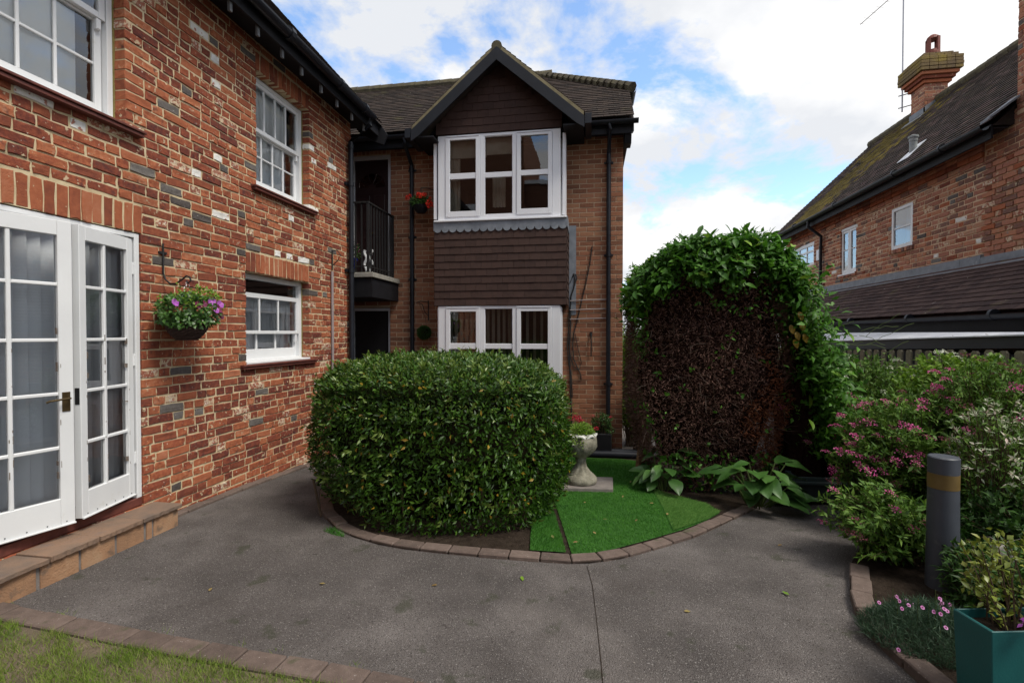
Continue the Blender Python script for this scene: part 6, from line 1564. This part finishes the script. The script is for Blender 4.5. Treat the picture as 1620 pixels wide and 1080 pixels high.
# ---------------------------------------------------------------- teal planter with fuchsia
tz = .41; tpz = thing('teal_planter', 'tall teal glazed square planter at the right edge by the kerb', 'planter', (1.66, 2.12, 0))
m = MB(); o_ = [(1.452, 2.015), (1.80, 2.085), (1.772, 2.235), (1.424, 2.165)]; cen = np.mean(o_, 0)
def ring_(k, zz): return [(cen[0] + (x - cen[0]) * k, cen[1] + (y - cen[1]) * k, zz) for x, y in o_]
rings = [ring_(.90, 0.0), ring_(1.0, tz - .02), ring_(1.0, tz), ring_(.92, tz), ring_(.90, tz - .08)]
m.v = [p for r_ in rings for p in r_]
for j in range(len(rings) - 1):
    for k in range(4): a = j * 4 + k; b = j * 4 + (k + 1) % 4; m.f.append((a, b, b + 4, a + 4))
m.f.append((3, 2, 1, 0)); m.build('planter_body', m_teal, tpz, bevel=.004)
m = MB(); m.v = ring_(.91, tz - .035); m.f = [(0, 1, 2, 3)]; m.build('soil', m_soil, tpz)
fu = shrub('fuchsia_plant', 'yellow green fuchsia with pink and purple blooms growing in the teal planter', 'plant', (1.63, 2.13), (1.64, 2.16, .55), (.25, .14, .19), 36, 15, .032, .019, leafm('fuchsia_leaf', [(0.10, 0.14, 0.015), (0.18, 0.23, 0.03), (0.27, 0.28, 0.05)], rough=.4), r0=.09, tipn=7, tipL=.03, low=.38)
fu.location.z = 0
for c in fu.children: pass
m_fp = leafm('fuchsia_pink', [(0.65, 0.05, 0.20), (0.8, 0.12, 0.25)], rough=.5)
for p, s in (((1.575, 2.00, .475), .045), ((1.72, 2.05, .50), .03)):
    fl = [flower_mesh('bloom', m_fp, 5, cup=.4), flower_mesh('bloom_skirt', m_purple, 6, cup=.5)]
    o = inst('bloom', cluster_mesh('bloom', m_fp, n=14, r=.45, flat=.8, petal=.6), fu, p, (1, 0, 0), (0, -1, .2), s); e = inst('bloom_skirt', cluster_mesh('bloom_skirt', m_purple, n=14, r=.5, flat=.6, petal=.6), fu, Vector(p) + Vector((-.018, -.004, -.012)), (1, 0, 0), (-.4, -1, -.3), s)
# pale globe ornament
orn = thing('globe_ornament', 'pale round garden ornament with small wings half hidden above the teal planter', 'ornament', (2.10, 2.86, 0))
m = MB(); m.lathe((2.10, 2.86, .36), [(.0, -.052)] + [(.052 * math.cos(R(a)), .052 * math.sin(R(a))) for a in range(-75, 76, 15)] + [(0, .052)], 20); m.build('globe', m_conc, orn, smooth='all')
m = MB(); m.tube([(2.10, 2.86, -.02), (2.10, 2.86, .31)], .006, 6); m.build('stake', m_iron, orn)
for sg_ in (-1, 1): m = MB(); m.prism([(2.10, 2.86, .415), (2.10 + sg_ * .07, 2.84, .455), (2.10 + sg_ * .085, 2.87, .44), (2.10 + sg_ * .04, 2.89, .415)], (0, 0, .003)); m.build('wing', m_conc, orn)

# ---------------------------------------------------------------- hanging baskets
def basket(name, label, c, r, h, matb):
    t = thing(name, label, 'hanging basket', (c[0], c[1], c[2] - h))
    m = MB(); prof = []
    for i in range(11):
        a = i / 10; rr_ = r * (.42 + .58 * math.sin(a * math.pi / 2) ** .8); prof.append((rr_ + .004 * (i % 2), -h + h * a))
    m.lathe(c, prof, 30, lambda i, a, r_, z: (r_ * (1 + .03 * math.cos(15 * a + math.pi * i)), z)); m.build('basket_bowl', matb, t)
    m = MB()
    for i in range(5): rr_ = r * (.5 + .125 * i); m.tube([(c[0] + (rr_ + .006) * math.cos(k * .2618), c[1] + (rr_ + .006) * math.sin(k * .2618), c[2] - h * (1 - (i / 4) ** 1.3) + .002) for k in range(25)], .004, 5, cap=False)
    m.build('woven_bands', matb, t)
    return t
bc = (LX + .225, 3.42, 1.575)
bk = basket('hanging_basket', 'dark wicker hanging basket of purple petunias on the wall bracket beside the French doors', bc, .145, .125, m_wicker)
m = MB(); hook = (LX + .228, 3.42, 1.92)
for a in (.5, 2.6, 4.7):
    e = (bc[0] + .14 * math.cos(a), bc[1] + .14 * math.sin(a), bc[2])
    for k in range(16):
        p = Vector(hook).lerp(Vector(e), k / 16); q = Vector(hook).lerp(Vector(e), (k + .8) / 16); o_ = Vector((.0035 if k % 2 else -.0035, .0035 if k % 2 else 0, 0)); m.tube([p + o_, q + o_], .0022, 4)
m.build('chain', m_chain, bk, kind='stuff')
fol = thing('petunia_plants', 'green trailing foliage with purple and plum petunias filling the wall basket', 'plants', bc)
def ball(t, c, r, n, L_, W_, mat, flat=.75, name='foliage', low=-.6):
    q = rvec(n); q[:, 2] = np.where(q[:, 2] < low, -q[:, 2], q[:, 2]); q *= (rng.uniform(.3, 1, n) ** .5)[:, None]; P = np.array(c) + q * np.array([r[0], r[1], r[2]])
    D = unit(q + rvec(n) * .7 + np.array([0, 0, -.15])); foliage(name, P, D, unit(q + np.array([.3, -.3, .6])), rng.uniform(.6, 1.3, n) * L_, rng.uniform(.7, 1.3, n) * W_, mat, t)
m_pet = leafm('petunia_leaf', [(0.03, 0.08, 0.015), (0.06, 0.15, 0.025), (0.10, 0.21, 0.04)], rough=.4)
ball(fol, (bc[0] - .0, bc[1] + .02, bc[2] + .095), (.19, .25, .15), 1250, .038, .027, m_pet)
n = 40; P0 = np.array([bc[0], bc[1] + .02, bc[2] + .12]) + unit(np.stack([rnd(n, 0, 1), rnd(n), rnd(n, 0, 1)], 1)) * np.array([.17, .25, .14]); P = np.repeat(P0, 7, 0); q = unit(np.repeat(P0 - np.array(bc), 7, 0)); P = P + q * rng.uniform(0, .07, (n * 7, 1))
foliage('trailing_shoots', P, unit(q + rvec(n * 7)), unit(rvec(n * 7) + np.array([.5, -.3, .5])), rng.uniform(.016, .034, n * 7), rng.uniform(.01, .02, n * 7), m_ygleaf, fol)
ball(fol, (bc[0] + .02, bc[1] + .0, bc[2] + .02), (.15, .19, .07), 500, .034, .027, m_pet, name='low_foliage')
pet = flower_mesh('petunia', m_purple, 5, cup=.2); plm = flower_mesh('petunia', m_plum, 5, cup=.2); wht = flower_mesh('small_flower', m_wht_fl, 5, cup=.1); eyep = flower_mesh('petunia_eye', m_plum, 5, cup=.1)
for (dy_, dz_, dx_, me_, s) in ((.22, .17, .08, pet, .05), (.16, .20, .07, pet, .035), (.09, .18, .1, pet, .04), (-.21, .16, .06, pet, .045), (.27, .185, .02, pet, .035), (.0, .16, .12, plm, .045), (-.06, .15, .12, plm, .045), (.14, .13, .13, plm, .05), (.1, .12, .14, pet, .045), (.19, .10, .1, plm, .04), (.23, .07, .08, plm, .04)):
    p = Vector((bc[0] + dx_, bc[1] + dy_, bc[2] + dz_)); p.x += .03; o = inst('petunia', me_, fol, p, (0, 1, .1), (1, -.8, .3), s * 1.45)
for i in range(12): inst('small_flower', wht, fol, (bc[0] + random.uniform(.1, .17), bc[1] + random.uniform(-.1, .12), bc[2] + random.uniform(.0, .06)), (0, 1, 0), (1, -.8, .3), .015)
b2 = (-2.70, 7.46, 3.55)
bk2 = basket('hanging_basket', 'small black hanging basket of red geraniums beside the upper bay window', b2, .12, .11, m_black)
m = MB()
for a in (.5, 2.6, 4.7): m.tube([(-2.705, 7.47, 3.84), (b2[0] + .11 * math.cos(a), b2[1] + .11 * math.sin(a), b2[2])], .003, 4)
m.build('chain', m_iron, bk2)
g2 = thing('geranium_plants', 'bright green geranium with scarlet flower heads in the small black basket', 'plants', b2)
ball(g2, (b2[0], b2[1], b2[2] + .06), (.17, .13, .09), 900, .034, .032, m_pet)
rd = [cluster_mesh('flower_head', m_red, n=30, r=.45, flat=.9, petal=.34) for _ in range(2)]
for x, z, s in ((.02, .13, .10), (.07, .115, .09), (.10, .14, .07), (-.17, .10, .08), (-.13, .13, .06), (.18, .0, .10), (.20, -.05, .09), (.2, .08, .05)): inst('flower_head', random.choice(rd), g2, (b2[0] + x, b2[1] - .12, b2[2] + z), (1, 0, 0), (0, -.8, .6), s)
# topiary ball
tb = (-2.69, 7.56, 1.52); tbt = thing('topiary_ball', 'small round dark green artificial topiary ball hanging on the brown house wall', 'topiary ball', tb)
m = MB(); m.lathe(tb, [(.10 * math.cos(R(a)), .10 * math.sin(R(a))) for a in range(-90, 91, 15)], 16); m.build('ball_core', m_core, tbt)
n = 2600; q = rvec(n); foliage('foliage', np.array(tb) + q * .105, unit(q + rvec(n) * .8), rvec(n), rng.uniform(.014, .026, n), rng.uniform(.006, .01, n), m_dkleaf, tbt)
m = MB(); m.tube([(tb[0] + .02, tb[1] + .05, tb[2] + .1), (-2.66, 7.55, 1.75), (-2.74, 7.45, 2.0)], .003, 4); m.build('hanging_cord', m_iron, tbt)
# balcony pots
bp = thing('blue_pot', 'small blue glazed pot standing on the balcony behind the railings', 'pot', (-3.72, 7.0, 2.405))
m = MB(); m.lathe((-3.72, 7.0, 2.406), [(.10, 0), (.135, .22), (.15, .225), (.15, .26), (.135, .26), (.125, .2)], 24); m.build('pot_body', m_bluepot, bp, smooth=True)
shrub_z = thing('balcony_plant', 'dusky purple flowering plant growing in the blue balcony pot', 'plant', (-3.72, 7.0, 2.62))
ball(shrub_z, (-3.72, 7.0, 2.76), (.22, .16, .18), 700, .03, .014, m_dkleaf); ball(shrub_z, (-3.72, 6.97, 2.80), (.22, .15, .18), 120, .028, .024, m_plum, name='flowers')
ww = thing('white_ornament', 'pair of wavy white ornamental strips standing on the balcony floor by the railings', 'ornament', (-3.4, 7.0, 2.405))
for dx_ in (-.03, .06):
    m = MB(); pts = [(-3.40 + dx_ + .018 * math.sin(k * 1.1 + dx_ * 30), 7.0, 2.406 + k * .032) for k in range(13)]
    m.tube(pts, .022, 6); m.build('wavy_strip', m_white, ww, smooth=True)

# ---------------------------------------------------------------- fallen leaves
m_fall = leafm('fallen_leaf', [(0.16, 0.09, 0.03), (0.30, 0.22, 0.08), (0.14, 0.16, 0.04)], rough=.7)
fm = [broad_leaf('fallen_leaf', m_fall, 1, .5, droop=.1), broad_leaf('fallen_leaf', m_ygleaf, 1, .4, droop=.1)]
spots_ = [(-.42, 2.93, 'green'), (1.1, 3.0, 'g'), (.02, 3.62, 'b'), (.1, 3.9, 'b'), (-.05, 4.3, 'b'), (.35, 3.9, 'b'), (.55, 4.4, 'b'), (.3, 4.6, 'b'), (.62, 4.1, 'b'), (.3, 2.1, 'b'), (-.9, 2.75, 'b'), (.5, 2.7, 'b'), (-.12, 3.4, 'b'), (-2.2, 2.5, 'b'), (-1.6, 2.65, 'b'), (.42, 5.2, 'b'), (1.35, 3.7, 'b'), (-.28, 3.5, 'b')]
for i, (x, y, c) in enumerate(spots_):
    ot = x > -.5 and y > 3.3 and x < 1
    o = link(bpy.data.objects.new('fallen_leaf', fm[1] if len(c) > 1 or c == 'g' else fm[0]), None, (x, y, gz(y) + (.042 if ot else .008))); o.scale = (.035,) * 3 if c == 'b' else (.05,) * 3; o.rotation_euler = (random.uniform(-.2, .2), random.uniform(-.2, .2), random.uniform(0, 6))
    lab = 'small dry fallen leaf lying on the green turf' if ot else ('small dry fallen leaf lying on the asphalt' if fm[0] == o.data else ('green fallen leaf on the asphalt left of the right hand kerb' if x > 0 else 'green fallen leaf on the asphalt in front of the hedge kerb'))
    tag(o, lab, 'leaf', None if fm[0] != o.data else ('dry fallen leaves on the turf' if ot else 'dry fallen leaves on the asphalt'))
